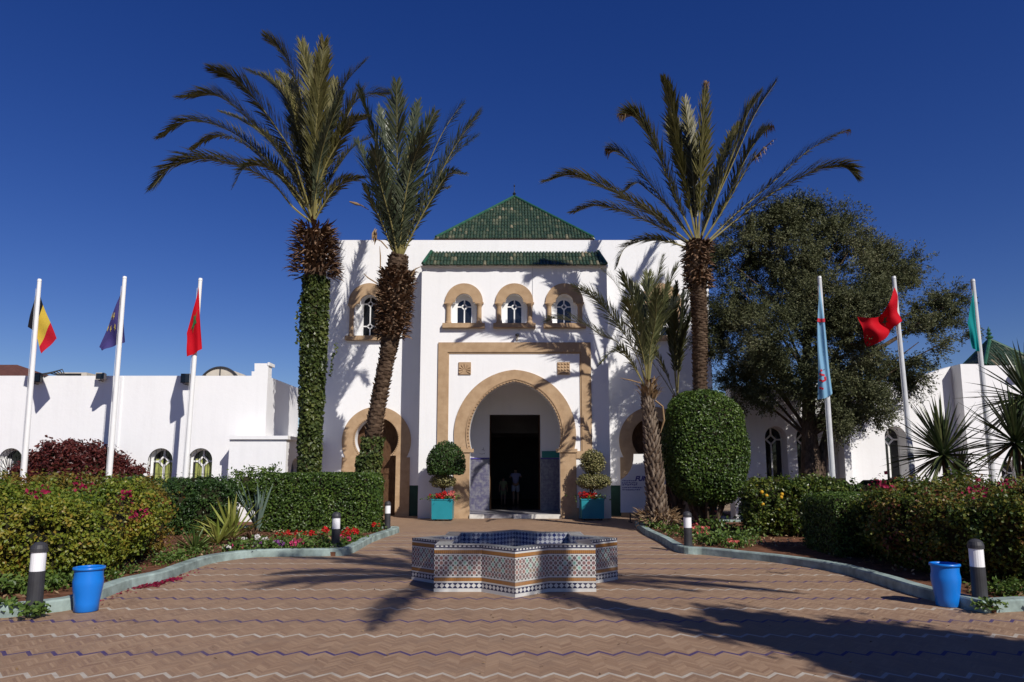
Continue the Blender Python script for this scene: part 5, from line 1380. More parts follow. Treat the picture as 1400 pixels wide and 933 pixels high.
# --- palm D: short, right of the arch
YD_ = 19.6
bD = gr(899, 718, 0.08)
pD = thing('palm_tree', 'short palm with diamond scaled trunk growing by the right kerb', 'palm tree', (bD.x, YD_, 0))
tp = [Vector((at(899, 700, YD_).x, YD_, 0.05)), at(898, 690, YD_), at(894, 640, YD_), at(890, 590, YD_), at(886, 550, YD_), at(886, 530, YD_)]
trunk(tp, [rpx(33, YD_), rpx(26, YD_), rpx(22, YD_), rpx(18, YD_), rpx(14, YD_), rpx(12, YD_)], LM['trunk'], 'trunk', pD, 420, LM['bootg'], 0.12, 0.095, 0.05)
skirt(pD, [at(900, 716, YD_), at(899, 700, YD_)], rpx(50, YD_), rpx(44, YD_), 260, 0.12, 0.32, LM['dry'], -0.5, 1.2, 0.03, name='root_fringe')
skirt(pD, [at(887, 548, YD_), at(886, 528, YD_)], rpx(20, YD_), rpx(14, YD_), 80, 0.2, 0.5, LM['dry'], 1.0, 3.0, 0.05)
B = (886, 538)
for pix, dy, kw in [
    ([B, (866, 498), (846, 470), (824, 459), (794, 442), (760, 436), (747, 440)], -0.5, {}),
    ([B, (872, 490), (846, 446), (816, 411), (786, 392)], -0.9, {}),
    ([B, (876, 490), (866, 455), (846, 395), (822, 367)], 0.3, {}),
    ([B, (880, 480), (870, 420), (850, 374)], -0.7, {}),
    ([B, (886, 470), (892, 410), (905, 352)], -0.2, {}),
    ([B, (890, 480), (907, 408), (926, 364)], -0.5, {}),
    ([B, (884, 470), (886, 410), (886, 374)], 0.7, {}),
    ([B, (870, 508), (852, 482), (836, 482), (820, 498)], -1.2, dict(L=0.4)),
    ([B, (894, 480), (912, 430), (938, 400)], 0.5, {}),
    ([B, (882, 480), (876, 430), (868, 390)], 1.2, {}),
    ([B, (892, 480), (900, 430), (915, 390)], 1.2, {}),
    ([B, (888, 485), (896, 440), (898, 400)], -1.3, {}),
    ([B, (880, 490), (866, 440), (856, 412)], -1.3, {})]:
    k = dict(L=0.56, roll=random.uniform(-.4, .4), mats=LM['palmD'], a0=40, a1=20, lift=22, rad=0.02, bare=0.25, w=0.038, spacing=0.032); k.update(kw); pf(pD, pix, YD_, dy, **k)
mb = MB()
MB().tube([at(896, 548, YD_ - .2), at(906, 556, YD_ - .25), at(908, 575, YD_ - .25), at(903, 592, YD_ - .2)], [0.03, .03, .03, .012], 6).build('dead_stalk', LM['dry'], pD)
MB().tube([at(876, 524, YD_ - .2), at(862, 520, YD_ - .3), at(848, 517, YD_ - .3)], [0.015, .02, .006], 5).build('dead_stalk', LM['dry'], pD)

# --- palm E: young cluster behind
YE_ = 22.0
pE = thing('palm_tree', 'young multi stemmed palm of thin upright fronds behind the short palm and round bush', 'palm tree', (at(925, 640, YE_).x, YE_, 0))
trunk([Vector((at(925, 640, YE_).x, YE_, 0)), at(925, 600, YE_), at(926, 545, YE_)], [0.2, 0.17, 0.12], LM['trunk'], 'trunk', pE, 160, LM['boot'], 0.12, 0.13, 0.05)
B = (926, 548)
for pix, dy, kw in [
    ([B, (928, 490), (935, 430), (944, 374)], -0.3, {}), ([B, (924, 490), (930, 440), (934, 396)], 0.5, {}), ([B, (920, 490), (914, 440), (910, 400)], 0.3, {}),
    ([B, (930, 490), (938, 450), (948, 420)], 0.6, {}), ([B, (910, 510), (895, 480), (884, 465)], -0.5, dict(L=0.3)), ([B, (905, 515), (880, 480), (858, 462)], 0.2, dict(L=0.25, rag=0.3)),
    ([B, (922, 480), (922, 430), (925, 388)], -0.6, {}), ([B, (928, 500), (932, 470), (942, 440)], -0.5, {}), ([B, (926, 485), (918, 440), (902, 420)], 0.9, {})]:
    k = dict(L=0.4, roll=random.uniform(-.5, .5), mats=LM['palm'], a0=34, a1=16, lift=28, rad=0.018, bare=0.22, spacing=0.036); k.update(kw); pf(pE, pix, YE_, dy, **k)

# ------------------------------------------------------------------ big olive tree
YO = 21.5
oT = thing('olive_tree', 'large dark olive tree with twin trunk before the right wing', 'tree', (at(1108, 655, YO).x, YO, 0))
mb = MB(); O0 = at(1108, 655, YO); O0.z = 0
mb.tube(crom([O0, at(1109, 640, YO), at(1107, 600, YO), at(1105, 540, YO), at(1103, 480, YO), at(1110, 400, YO + .2), at(1100, 330, YO + .3)], 30), list(np.interp(np.linspace(0, 1, 30), [0, .2, .5, 1], [0.36, 0.28, 0.17, 0.03])), 12)
mb.tube(crom([O0 + Vector((0.25, 0, 0.2)), at(1122, 640, YO), at(1128, 610, YO), at(1142, 560, YO - .1), at(1170, 500, YO - .3), at(1230, 460, YO - .4), at(1290, 420, YO - .3)], 30), list(np.interp(np.linspace(0, 1, 30), [0, .3, .6, 1], [0.24, 0.17, 0.09, 0.02])), 10)
BL = [(1075, 300, 28, 0), (1030, 335, 48, .2), (1085, 340, 62, .2), (1145, 330, 48, .1), (1010, 395, 42, .3), (1065, 400, 72, .8), (1130, 400, 66, -.3), (1185, 372, 44, .2), (1208, 370, 33, 0), (1240, 366, 20, 0), (1172, 430, 46, -.8), (1296, 402, 22, 0), (1280, 430, 28, 0), (1302, 462, 24, .2), (1256, 468, 38, -.2), (1232, 500, 40, -.5), (1205, 510, 40, -.5), (1020, 470, 55, .6), (995, 430, 28, .8), (1080, 470, 66, -.8), (1140, 480, 58, -.9), (1058, 520, 42, -.3), (1008, 530, 30, .6), (1112, 525, 34, -1.2), (1168, 540, 36, -.9), (1195, 560, 22, -.9), (985, 500, 30, 1.2), (975, 470, 24, 1.4), (1160, 345, 30, .3), (1100, 300, 30, .5), (1000, 360, 30, .3), (1178, 590, 14, -.9), (1150, 575, 20, -1.0)]
PV, PN, PG = [], [], []
cen = at(1110, 450, YO)
for k, (px, py, rp, dy) in enumerate(BL):
    c = at(px, py, YO + dy); r = rpx(2 * rp, YO)
    q0 = at(1106, min(600, py + 120), YO); mid = q0.lerp(c, 0.5) + Vector((random.uniform(-.2, .2), random.uniform(-.3, .3), 0.2))
    mb.tube(crom([q0, mid, c], 10), list(np.linspace(0.055, 0.012, 10)), 6)
    nc = int(150 * r * r) + 20
    for _ in range(nc):
        d = Vector(RNG.normal(size=3)).normalized(); rad = r * (0.25 + 0.72 * RNG.random() ** 0.6); cc = c + Vector((d.x * rad, d.y * rad * 0.9, d.z * rad * 0.9))
        if nz3(cc, 0.85, 7) < -0.10 - 0.12 * (px > 1185): continue                     # gaps
        sz = random.uniform(0.14, 0.30)
        for t in range(4):                                        # twigs of leaves
            ax = (d + Vector(RNG.normal(size=3)) * 0.5 + Vector((0.15, 0, 0.12))).normalized(); n = 26
            s = RNG.random(n) * sz * 2.1
            P = np.array(cc)[None] + np.array(ax)[None] * s[:, None] + RNG.normal(size=(n, 3)) * 0.045
            PV.append(P); PN.append(np.tile(np.array(d)[None] * 0.4 + np.array([[0, -0.2, 0.6]]), (n, 1))); PG.append(np.tile(np.array(ax)[None], (n, 1)))
mb.build('trunk', LM['olivebark'], oT)
PV, PN, PG = map(np.concatenate, (PV, PN, PG))
v, f = leaves(PV, PN, 0.082, 0.030, 0.9, grow=PG, gw=0.66)
print('olive leaves', len(PV))
mk('crown', v, f, LM['olive'], oT)

# ------------------------------------------------------------------ hedges and bushes
PB = [(0.0, 0.55), (0.12, 0.40), (0.28, 0.14), (0.45, 0.02), (0.65, 0.0), (0.86, 0.05), (0.96, 0.16), (1.0, 0.34)]
PR = [(0.0, 0.22), (0.12, 0.12), (0.3, 0.02), (0.6, 0.0), (0.86, 0.03), (0.96, 0.12), (1.0, 0.28)]
PC = [(0.0, 0.05), (0.1, 0.02), (0.5, 0.0), (0.9, 0.0), (0.97, 0.05), (1.0, 0.13)]
def hedge(name, poly, h, n, L, W, mat, lab, prof=PR, amp=0.1, ns=1.5, cat='hedge', seed=0.0, z0=0.06, **kw):
    b = loft_body(poly, z0, h, prof, 0.18, amp, ns, seed)
    cx = sum(p[0] for p in poly) / len(poly); cy = sum(p[1] for p in poly) / len(poly)
    return tag(plant_mesh(name, [b], n, L, W, mat, LM['twig'], None, (cx, cy, 0), **kw), lab, cat)
hedge('hedge', [(-14, 12.2), (-9, 12.1), (-6.6, 12.3), (-6.3, 13.2), (-6.9, 14.1), (-14, 14.2)], 1.30, 36000, 0.07, 0.045, LM['bronze'], 'bronze and red leaved hedge top rising behind the gold and green hedge', amp=0.16, ns=1.2, clump=0.15, out=0.05, deep=0.12, tilt=0.9, seed=31)
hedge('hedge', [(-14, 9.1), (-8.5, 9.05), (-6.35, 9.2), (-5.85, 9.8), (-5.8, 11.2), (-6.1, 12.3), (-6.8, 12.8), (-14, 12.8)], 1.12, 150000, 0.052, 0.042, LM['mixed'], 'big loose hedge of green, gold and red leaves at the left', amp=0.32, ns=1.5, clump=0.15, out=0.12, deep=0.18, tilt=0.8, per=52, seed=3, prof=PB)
hedge('hedge', [(-9.8, 17.1), (-7.5, 17.1), (-6.95, 17.5), (-6.95, 18.3), (-9.9, 18.7)], 1.27, 26000, 0.075, 0.036, LM['darkhedge'], 'dark green hedge behind the agaves on the left', amp=0.12, seed=8, clump=0.10, tilt=0.8)
hedge('hedge', [(-6.35, 18.2), (-3.55, 18.0), (-3.45, 18.5), (-3.5, 19.5), (-6.4, 19.7)], 1.44, 19000, 0.07, 0.045, LM['hedge'], 'square clipped green hedge at the foot of the leaning palm', prof=PC, amp=0.05, seed=5, out=0.05, deep=0.06, tilt=0.65)
for (px, py, rx, rz, lab) in ((340, 668, 0.42, 0.5, 'pale green shrub behind the blue agave, left of the two'), (362, 666, 0.36, 0.52, 'pale green shrub behind the blue agave, right of the two')):
    c = at(px, py, 18.7); b = blob_body((c.x, c.y, c.z), (rx, 0.4, rz), 2.2, 24, 14, 0.12, 3)
    tag(plant_mesh('shrub', [b], 1900, 0.10, 0.04, LM['herb'], LM['twig'], None, (c.x, c.y, 0), clump=0.12, tilt=0.9, shrink=0.16), lab, 'shrub', 'pale shrubs')
bods = []
for px, py, rx, rz in ((85, 640, 1.0, 0.72), (125, 640, 0.8, 0.62), (55, 655, 0.75, 0.6), (165, 660, 0.6, 0.5)):
    c = at(px, py, 21.6); bods.append(blob_body((c.x, c.y, c.z), (rx, 0.7, rz), 2.1, 30, 16, 0.16, 2.2, px))
o = plant_mesh('shrub', bods, 22000, 0.115, 0.065, LM['burg'], LM['twig'], None, (at(100, 640, 21.6).x, 21.6, 0), clump=0.14, tilt=0.9, shrink=0.12); tag(o, 'burgundy leaved shrub before the left wing windows', 'shrub')
mb = MB()
# round topiary bush
YK = 20.0; c = at(963, 614, YK); rX = rpx(106, YK)
oB = thing('topiary_bush', 'large round clipped green bush in front of the tall right palm', 'bush', (c.x, YK, 0))
b = blob_body((c.x, YK, c.z + 0.05), (rX, rX, rpx(152, YK)), 2.7, 56, 36, 0.09, 1.6, 2.0)
plant_mesh('foliage', [b], 26000, 0.072, 0.046, LM['hedge'], LM['twig'], oB, out=0.05, deep=0.07, tilt=0.7)
mb = MB()
for k in range(7):
    a = k * 0.9; x, y = c.x + 0.45 * math.cos(a), YK + 0.4 * math.sin(a); mb.tube([(c.x + 0.15 * math.cos(a), YK + 0.15 * math.sin(a), 0), (x, y, 0.6), (c.x + 0.6 * math.cos(a), YK + 0.6 * math.sin(a), 1.3)], [0.06, 0.05, 0.04], 7)
mb.build('stem', LM['olivebark'], oB)
hedge('hedge', [(5.55, 16.8), (7.7, 16.5), (8.0, 18.0), (5.8, 18.2)], 1.16, 17000, 0.075, 0.05, LM['citrus'], 'sunny loose hedge with yellow fruit on the right of the round bush', amp=0.16, seed=12, clump=0.12, tilt=0.8, z0=0.15)
hedge('hedge', [(7.3, 18.2), (10.5, 18.2), (10.6, 19.3), (7.3, 19.3)], 1.22, 6500, 0.08, 0.045, LM['hedge'], 'green hedge at the foot of the olive tree', amp=0.1, seed=15, clump=0.1)
hedge('hedge', [(5.75, 12.9), (7.6, 12.9), (7.6, 14.8), (5.85, 14.6)], 1.10, 14000, 0.05, 0.032, LM['hedge'], 'flat topped low clipped hedge in the shade beside the red tipped hedge', prof=PC, amp=0.04, seed=18, out=0.03, deep=0.05)
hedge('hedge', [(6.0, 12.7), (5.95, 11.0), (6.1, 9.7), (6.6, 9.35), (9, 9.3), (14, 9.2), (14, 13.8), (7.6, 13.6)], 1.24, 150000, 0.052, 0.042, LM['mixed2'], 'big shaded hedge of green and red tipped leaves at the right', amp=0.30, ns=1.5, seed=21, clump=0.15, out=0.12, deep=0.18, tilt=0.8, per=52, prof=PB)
# oranges on the citrus hedge
for k, (px, py) in enumerate(((1041.5, 673), (1048, 678), (1068, 680), (1069, 676), (1043, 690))):
    c = at(px, py, 16.7); MB().lathe([(0.0, c.z - 0.045), (0.03, c.z - 0.035), (0.045, c.z), (0.03, c.z + 0.035), (0.0, c.z + 0.045)], c.x, c.y, 12, cap=False).build('fruit', PT['orange'], None, smooth=True, loc=(c.x, c.y, c.z))
for o in list(COL.objects):
    if o.name.startswith('fruit'): tag(o, 'small yellow orange fruit hanging in the sunny hedge', 'fruit', 'fruit on the sunny hedge')
# bare branches at the left hedge foot
mb = MB()
for k in range(9):
    a = random.uniform(-2.6, -1.2); x0, y0 = -6.5 + random.uniform(-1.0, .1), 9.25 + random.uniform(-.05, .4)
    mb.tube([(x0, y0, 0.08), (x0 + 0.3 * math.cos(a), y0 - 0.12, 0.35), (x0 + 0.7 * math.cos(a), y0 - 0.1 + 0.2 * math.sin(a), 0.42 + random.uniform(0, .15))], [0.022, 0.016, 0.006], 6)
o = mb.build('bare_branches', LM['olivebark'], None, loc=(-6.5, 9.3, 0)); tag(o, 'bare woody branches sticking out under the left gold and red hedge', 'branches')
# bougainvillea sprays in the two big hedges
def spray(P, mat, n, name, lab, group, r=0.075):
    P = Vector(P); q = np.array(P)[None] + RNG.normal(size=(n, 3)) * r * np.array([1, .6, .7]); v, f = leaves(q, np.tile([[0, -0.7, 0.5]], (n, 1)), 0.06, 0.05, 1.0)
    o = mk(name, [tuple(x) for x in v], [tuple(x) for x in f], mat, None, False, P); tag(o, lab, 'flowers', group)
for px, py, Y in ((52, 671, 9.3), (112, 667, 9.8), (169, 680, 9.9), (192, 702, 10.2)):
    a = at(px, py, Y - 0.2); spray(a, PT['magenta'], 20, 'bougainvillea_spray', 'spray of crimson bracts on the left gold and red hedge', 'crimson sprays in the left hedge')
for px, py, Y in ((1335, 670, 9.6), (1205, 662, 10.3), (1375, 662, 10.5)):
    a = at(px, py, Y - 0.2); spray(a, PT['magenta'], 24, 'bougainvillea_spray', 'spray of crimson bracts on the right shaded hedge', 'crimson sprays in the right hedge')

def inbed(g):
    pts, side = (kl2, 1) if g.x < 0 else (kr2, -1)
    i = min(range(1, len(pts) - 1), key=lambda q: (pts[q].x - g.x) ** 2 + (pts[q].y - g.y) ** 2); t = (pts[i + 1] - pts[i - 1]).normalized(); n = Vector((t.y, -t.x, 0)) * side
    d = Vector((g.x - pts[i].x, g.y - pts[i].y, 0)).dot(n); return g + n * max(0, 0.36 - d)

# ------------------------------------------------------------------ blade plants
def blades(name, c, n, L, w, mat, el0, el1, droop, par=None, th=None, seg=4, curl=0.0):
    mb = MB(); c = Vector(c)
    for k in range(n):
        a = random.uniform(0, 2 * math.pi) if th is None else random.uniform(*th); el = R(random.uniform(el0, el1)); l = L * random.uniform(0.7, 1.15)
        d = Vector((math.cos(a) * math.cos(el), math.sin(a) * math.cos(el), math.sin(el))); s = Vector((-math.sin(a), math.cos(a), 0)); up = s.cross(d) * -1
        if up.z < 0: up = -up
        vs = []; fs = []; p = c + d * 0.03
        for j in range(seg + 1):
            t = j / seg; ww = w * (0.55 + 1.2 * t - 1.75 * t * t + 0.05) if j < seg else 0.002; ww = max(ww, 0.002)
            vs += [p - s * ww * .5 + up * ww * .22, p - up * ww * .12, p + s * ww * .5 + up * ww * .22]
            d = (d + Vector((0, 0, -droop * (0.5 + t)))).normalized(); p = p + d * l / seg
        for j in range(seg):
            for q in range(2): fs.append((j * 3 + q, j * 3 + q + 1, j * 3 + q + 4, j * 3 + q + 3))
        mb.add(vs, fs)
    return mb
def yucca(px, py, Y, n, L, lab, zs=1.0, extra=()):
    c = at(px, py, Y); o = thing('yucca_plant', lab, 'yucca', (c.x, Y, 0))
    heads = [c] + [at(a, b, Y + dy) for a, b, dy in extra]; t = MB()
    for h in heads: t.tube(crom([(c.x + 0.1, Y, 0), (c.x + 0.05, Y, 0.7), h], 10), list(np.linspace(0.09, 0.06, 10)), 8)
    t.build('trunk', LM['trunk'], o)
    for h in heads: blades('crown', h, n, L, 0.085, LM['yucca'], -40, 85, 0.06).build('crown', LM['yucca'], o)
yucca(1290, 622, 17.5, 120, 1.35, 'yucca with sword shaped leaves standing between the two right flagpoles')
yucca(1388, 606, 17.0, 120, 1.45, 'yucca with sword shaped leaves at the right edge, beyond the last flagpole', extra=((1405, 545, .3),))
yucca(1312, 648, 19.0, 50, 0.9, 'smaller yucca low behind the right hedge on a thin stem')
def agave(px, py, Y, n, L, w, mat, el0, el1, lab, droop=0.03):
    c = inbed(gr(px, py, 0.1)); Y = c.y; L *= Y / 14.6; z = 0.1; mb = blades('a', (c.x, Y, z), n, L, w, mat, el0, el1, droop)
    o = mb.build('agave_plant', mat, None, loc=(c.x, Y, 0.07)); return tag(o, lab, 'agave', 'agaves in the left bed')
agave(316, 738, 14.9, 34, 0.85, 0.10, LM['agave'], 15, 75, 'big golden green agave leaning right in the left bed')
agave(298, 744, 14.5, 22, 0.6, 0.09, LM['agave'], 20, 80, 'golden green agave nearest the soil patch')
agave(352, 727, 15.2, 26, 0.95, 0.09, LM['agaveblue'], 58, 88, 'upright blue grey agave in the left bed', 0.0)
agave(266, 754, 13.9, 34, 0.55, 0.06, LM['agavegreen'], 10, 80, 'dark green spiky agave nearest the gold and red hedge')
agave(345, 738, 14.6, 40, 0.28, 0.05, LM['stub'], 5, 70, 'withered brown agave rosette at the foot of the blue one')
agave(322, 746, 14.2, 40, 0.26, 0.04, LM['stub'], 0, 60, 'withered brown rosette beside the soil patch')

# ------------------------------------------------------------------ flowers and ground plants
def flower_proto(name, pet, nleaf, nh, r, h, lab, group, leafm='herb', headr=0.045, heads_n=14):
    o = thing(name, lab, 'flowering plant', (0, 0, 0), group)
    P = RNG.normal(size=(nleaf, 3)) * np.array([r * .5, r * .5, h * .28]) + np.array([0, 0, h * 0.45]); P[:, 2] = np.clip(P[:, 2], 0.02, h)
    v, f = leaves(P, np.tile([[0, -.2, 1.0]], (nleaf, 1)), 0.07, 0.05, 0.8); mk('leaves', [tuple(x) for x in v], [tuple(x) for x in f], LM[leafm], o)
    if nh:
        C = RNG.normal(size=(nh, 3)) * np.array([r * .5, r * .5, h * .12]) + np.array([0, 0, h * 0.95]); ii = np.repeat(np.arange(nh), heads_n)
        D = RNG.normal(size=(len(ii), 3)); D = nrm(D) * headr; v, f = leaves(C[ii] + D, D, 0.05, 0.045, 0.5); mk('blossoms', [tuple(x) for x in v], [tuple(x) for x in f], PT[pet], o)
    return o
def scatter(proto, spots, first=True):
    for k, (px, py, s) in enumerate(spots):
        g = inbed(gr(px, py, 0.08))
        if k == 0:
            proto.location = g; proto.scale = (s, s, s); WL[proto.name] = g
        else: copy_thing(proto, g, random.uniform(0, 6.28), s)
red = flower_proto('red_flower', 'red', 110, 4, 0.2, 0.22, 'red geranium in flower along the kerb before the square hedge', 'red geraniums in the left bed')
scatter(red, [(442, 741, 1.1), (428, 741, 0.9), (470, 744, 0.9), (489, 743, 1.1), (500, 741, 1), (512, 739, 1.0), (523, 728, 0.9), (533, 722, 0.9), (384, 744, 1.0), (412, 739, .8), (398, 742, .7)])
pk = flower_proto('pink_flower', 'pink', 90, 4, 0.17, 0.17, 'pink flowers in the left bed near the kerb', 'pink flowers in the left bed')
scatter(pk, [(398, 757, 1), (390, 758, .9), (405, 756, .8), (358, 760, .7), (478, 746, .9)])
wh = flower_proto('white_flower', 'white', 80, 4, 0.18, 0.13, 'small white flowers in the left bed near the agaves', 'white flowers in the left bed')
scatter(wh, [(352, 742, 1), (364, 745, .9), (378, 752, .9), (326, 758, .8), (478, 754, .6), (241, 764, .5), (334, 744, .8)])
vi = flower_proto('violet_flower', 'violet', 60, 4, 0.16, 0.16, 'violet flowers low in the left bed by the kerb', 'violet flowers in the left bed')
scatter(vi, [(372, 759, 1), (355, 756, .9)])
ro = flower_proto('rose_flower', 'rose', 90, 5, 0.22, 0.22, 'rose pink flowers in the right bed near its bollard light', 'rose flowers in the right bed')
scatter(ro, [(952, 737, 1.1), (958, 742, .9), (1000, 752, .7), (985, 706, .8)])
gp = flower_proto('green_plant', 'red', 150, 0, 0.3, 0.24, 'small leafy green plant in the beds along the kerbs', 'small green bed plants')
scatter(gp, [(345, 757, 1.1), (362, 755, 1.1), (330, 755, .8), (376, 757, .9), (418, 752, 1.0), (405, 750, 1), (436, 751, .9), (448, 752, .8), (474, 752, .8), (500, 748, .8), (520, 738, 1.1), (235, 768, .9), (222, 772, .8), (255, 764, .9), (276, 757, .7), (915, 728, 1.0), (895, 723, 1), (930, 734, 1.1), (972, 745, 1.3), (990, 744, 1.5), (1003, 748, 1.2), (968, 728, 1.1), (980, 722, 1.3), (1015, 745, 1), (1000, 730, 1.2), (1022, 738, 1.1), (960, 716, 1.0), (150, 793, .7), (178, 784, .6), (72, 806, 1.0), (60, 806, .9), (20, 812, 1.0), (85, 802, .9), (40, 808, .9), (5, 812, 1.0), (95, 798, .8), (1352, 812, .8), (1375, 815, .8), (1392, 815, .8), (885, 719, 1.0)])
wd = flower_proto('weed', 'red', 110, 0, 0.16, 0.14, 'green weed growing on the corner of the kerb at the left', None)
wd.location = gr(44, 842, 0.03); wd['category'] = 'weed'
for px, py, s, lab in ((4, 836, 1.1, 'green weed at the left edge of the photo by the kerb end'), (1352, 833, 0.9, 'dry grassy weed growing over the right kerb corner')):
    copy_thing(wd, gr(px, py, 0.05), 1.0, s, lab)
# soil heap and stump between the right hedges
# fallen petals
n = 260; P = np.zeros((n, 3)); a = RNG.random(n)
k0, k1 = gr(178, 806), gr(235, 791)
P[:, 0] = k0.x + (k1.x - k0.x) * a + RNG.normal(size=n) * 0.07 + 0.10; P[:, 1] = k0.y + (k1.y - k0.y) * a + RNG.normal(size=n) * 0.06; P[:, 2] = 0.012
m = 160; Q = np.zeros((m, 3)); i = RNG.integers(2, len(KL) - 1, m); t = RNG.random(m)
for j in range(m):
    p = KL[i[j]].lerp(KL[i[j] - 1], t[j]); Q[j] = (p.x + abs(RNG.normal()) * 0.12 + 0.03, p.y - 0.03, 0.01)
ok = (Q[:, 1] < 12.2); Q = Q[ok]; P = np.concatenate([P, Q])
v, f = leaves(P, np.tile([[0, 0, 1.0]], (len(P), 1)), 0.05, 0.035, 0.25)
o = mk('fallen_petals', v, f, PT['magenta']); tag(o, 'fallen crimson petals along the left kerb', 'petals', kind='stuff')
n = 500; P = np.zeros((n, 3)); P[:, 0] = RNG.uniform(-5, 5, n); P[:, 1] = RNG.uniform(4.5, 13, n); P[:, 2] = 0.008; P = P[RNG.random(len(P)) < 0.35]
v, f = leaves(P, np.tile([[0, 0, 1.0]], (len(P), 1)), 0.035, 0.02, 0.25); o = mk('plaza_litter', v, f, LM['dry']); tag(o, 'small dry leaf scraps on the brick paving', 'leaf litter', kind='stuff')
n = 5200; P = np.zeros((n, 3)); P[:, 0] = np.where(RNG.random(n) < .5, RNG.uniform(-9, -3.5, n), RNG.uniform(3.6, 9, n)); P[:, 1] = RNG.uniform(8.3, 20, n); P[:, 2] = 0.09 + RNG.random(n) * .05
inb = np.array([(x < 0 and (x < -5.6 or y > 14.2)) or (x > 0 and (x > 5.75 or y > 14.4)) for x, y in P[:, :2]]); P = P[inb]
v, f = leaves(P, np.tile([[0, 0, 1.0]], (len(P), 1)), 0.07, 0.04, 0.6); o = mk('leaf_litter', v, f, LM['dry']); tag(o, 'dry fallen leaves on the soil of the beds', 'leaf litter', kind='stuff')

# topiary in the planters
def topiary(p, specs, lab):
    o = thing('topiary_plant', lab, 'topiary', tuple(p)); mb = MB()
    zt = max(c[2] for c, r, *_ in specs)
    for k in range(4):
        a = k * 1.7; mb.tube(crom([(p.x + 0.06 * math.cos(a), p.y + 0.06 * math.sin(a), p.z), (p.x + 0.05 * math.cos(a + 1.3), p.y + 0.05 * math.sin(a + 1.3), (p.z + zt) / 2), (p.x + 0.04 * math.cos(a + 2.5), p.y, zt)], 10), 0.022, 6)
    mb.build('stem', LM['olivebark'], o)
    for c, r, e, n, mat, L, W, *cut in specs:
        b = blob_body(c, r, e, 36, 20, 0.05, 3, c[2], c[2] - cut[0] if cut else None); plant_mesh('crown', [b], n, L, W, mat, LM['twig'], o, out=0.05, deep=0.06, tilt=0.8, shrink=0.07)
Yp = PLL.y; c1 = at(609.5, 627, Yp); c2 = at(606.5, 658, Yp)
topiary(PLL, [((c1.x, Yp, c1.z - 0.22), (0.62, 0.6, 0.72), 2.0, 4200, LM['darkhedge'], 0.075, 0.045, 0.26), ((c2.x, Yp, c2.z), (0.41, 0.4, 0.19), 2.0, 1500, LM['varieg'], 0.06, 0.04)], 'two tier topiary with a dark green dome in the left teal planter')
Yp = PLR.y; c1 = at(810, 632, Yp); c2 = at(811, 657, Yp); c3 = at(812, 664, Yp)
topiary(PLR, [((c1.x, Yp, c1.z), (0.38, 0.38, 0.37), 2.1, 2000, LM['varieg'], 0.06, 0.04), ((c2.x, Yp, c2.z - .03), (0.55, 0.5, 0.22), 2.1, 2200, LM['varieg'], 0.06, 0.04)], 'two tier variegated topiary ball in the right teal planter')
for P_, nm, pets, lab, kk in ((PLL, 'geranium', ('red', 'rose'), 'bright red and pink geraniums spilling over the left teal planter', 1.0), (PLR, 'geranium', ('red', None), 'dark red geraniums in the shaded right teal planter', 0.8)):
    o = thing(nm, lab, 'flowering plant', tuple(P_)); q = np.array(P_)[None] + RNG.normal(size=(240, 3)) * np.array([0.24, 0.22, 0.05]) + np.array([0, 0, 0.08])
    v, f = leaves(q, np.tile([[0, -.4, 1.0]], (240, 1)), 0.08, 0.06, 0.8); mk('leaves', [tuple(x) for x in v], [tuple(x) for x in f], LM['herb'], o)
    for pt, x0, x1, nn in ((pets[0], -0.45, 0.1, 9), (pets[1], 0.05, 0.42, 7)):
        if not pt: continue
        C = np.stack([RNG.uniform(x0, x1, nn), RNG.uniform(-.38, .0, nn), RNG.uniform(0.06, 0.26, nn)], 1) + np.array(P_)[None]; ii = np.repeat(np.arange(nn), 26); D = nrm(RNG.normal(size=(len(ii), 3))) * 0.06
        v, f = leaves(C[ii] + D, D, 0.06, 0.055, 0.5); mk('blossoms', [tuple(x) for x in v], [tuple(x) for x in f], PT[pt], o)
# ------------------------------------------------------------------ people in the hall
def skin_obj(name, verts, edges, radii, mat, parent, root=0, sub=2):
    me = bpy.data.meshes.new(name); b = WL[parent.name]
    me.from_pydata([(v[0] - b.x, v[1] - b.y, v[2] - b.z) for v in verts], edges, []); o = bpy.data.objects.new('tmp', me); COL.objects.link(o)
    md = o.modifiers.new('s', 'SKIN'); sv = me.skin_vertices[0].data
    for i, r in enumerate(radii): sv[i].radius = (r if isinstance(r, tuple) else (r, r)); sv[i].use_root = (i == root)
    s = o.modifiers.new('d', 'SUBSURF'); s.levels = s.render_levels = sub
    m2 = eval_mesh(o); bpy.data.objects.remove(o); m2.name = name; m2.materials.clear(); m2.materials.append(mat)
    m2.polygons.foreach_set('use_smooth', np.ones(len(m2.polygons), dtype=bool))
    q = bpy.data.objects.new(name, m2); COL.objects.link(q); q.parent = parent; WL[q.name] = b.copy(); return q
skinm = mottled('skin', (0.42, 0.25, 0.17), 0.05, 3, 0.6, 0.3); hairm = mottled('dark_hair', (0.03, 0.02, 0.015), 0.2, 8, 0.6)
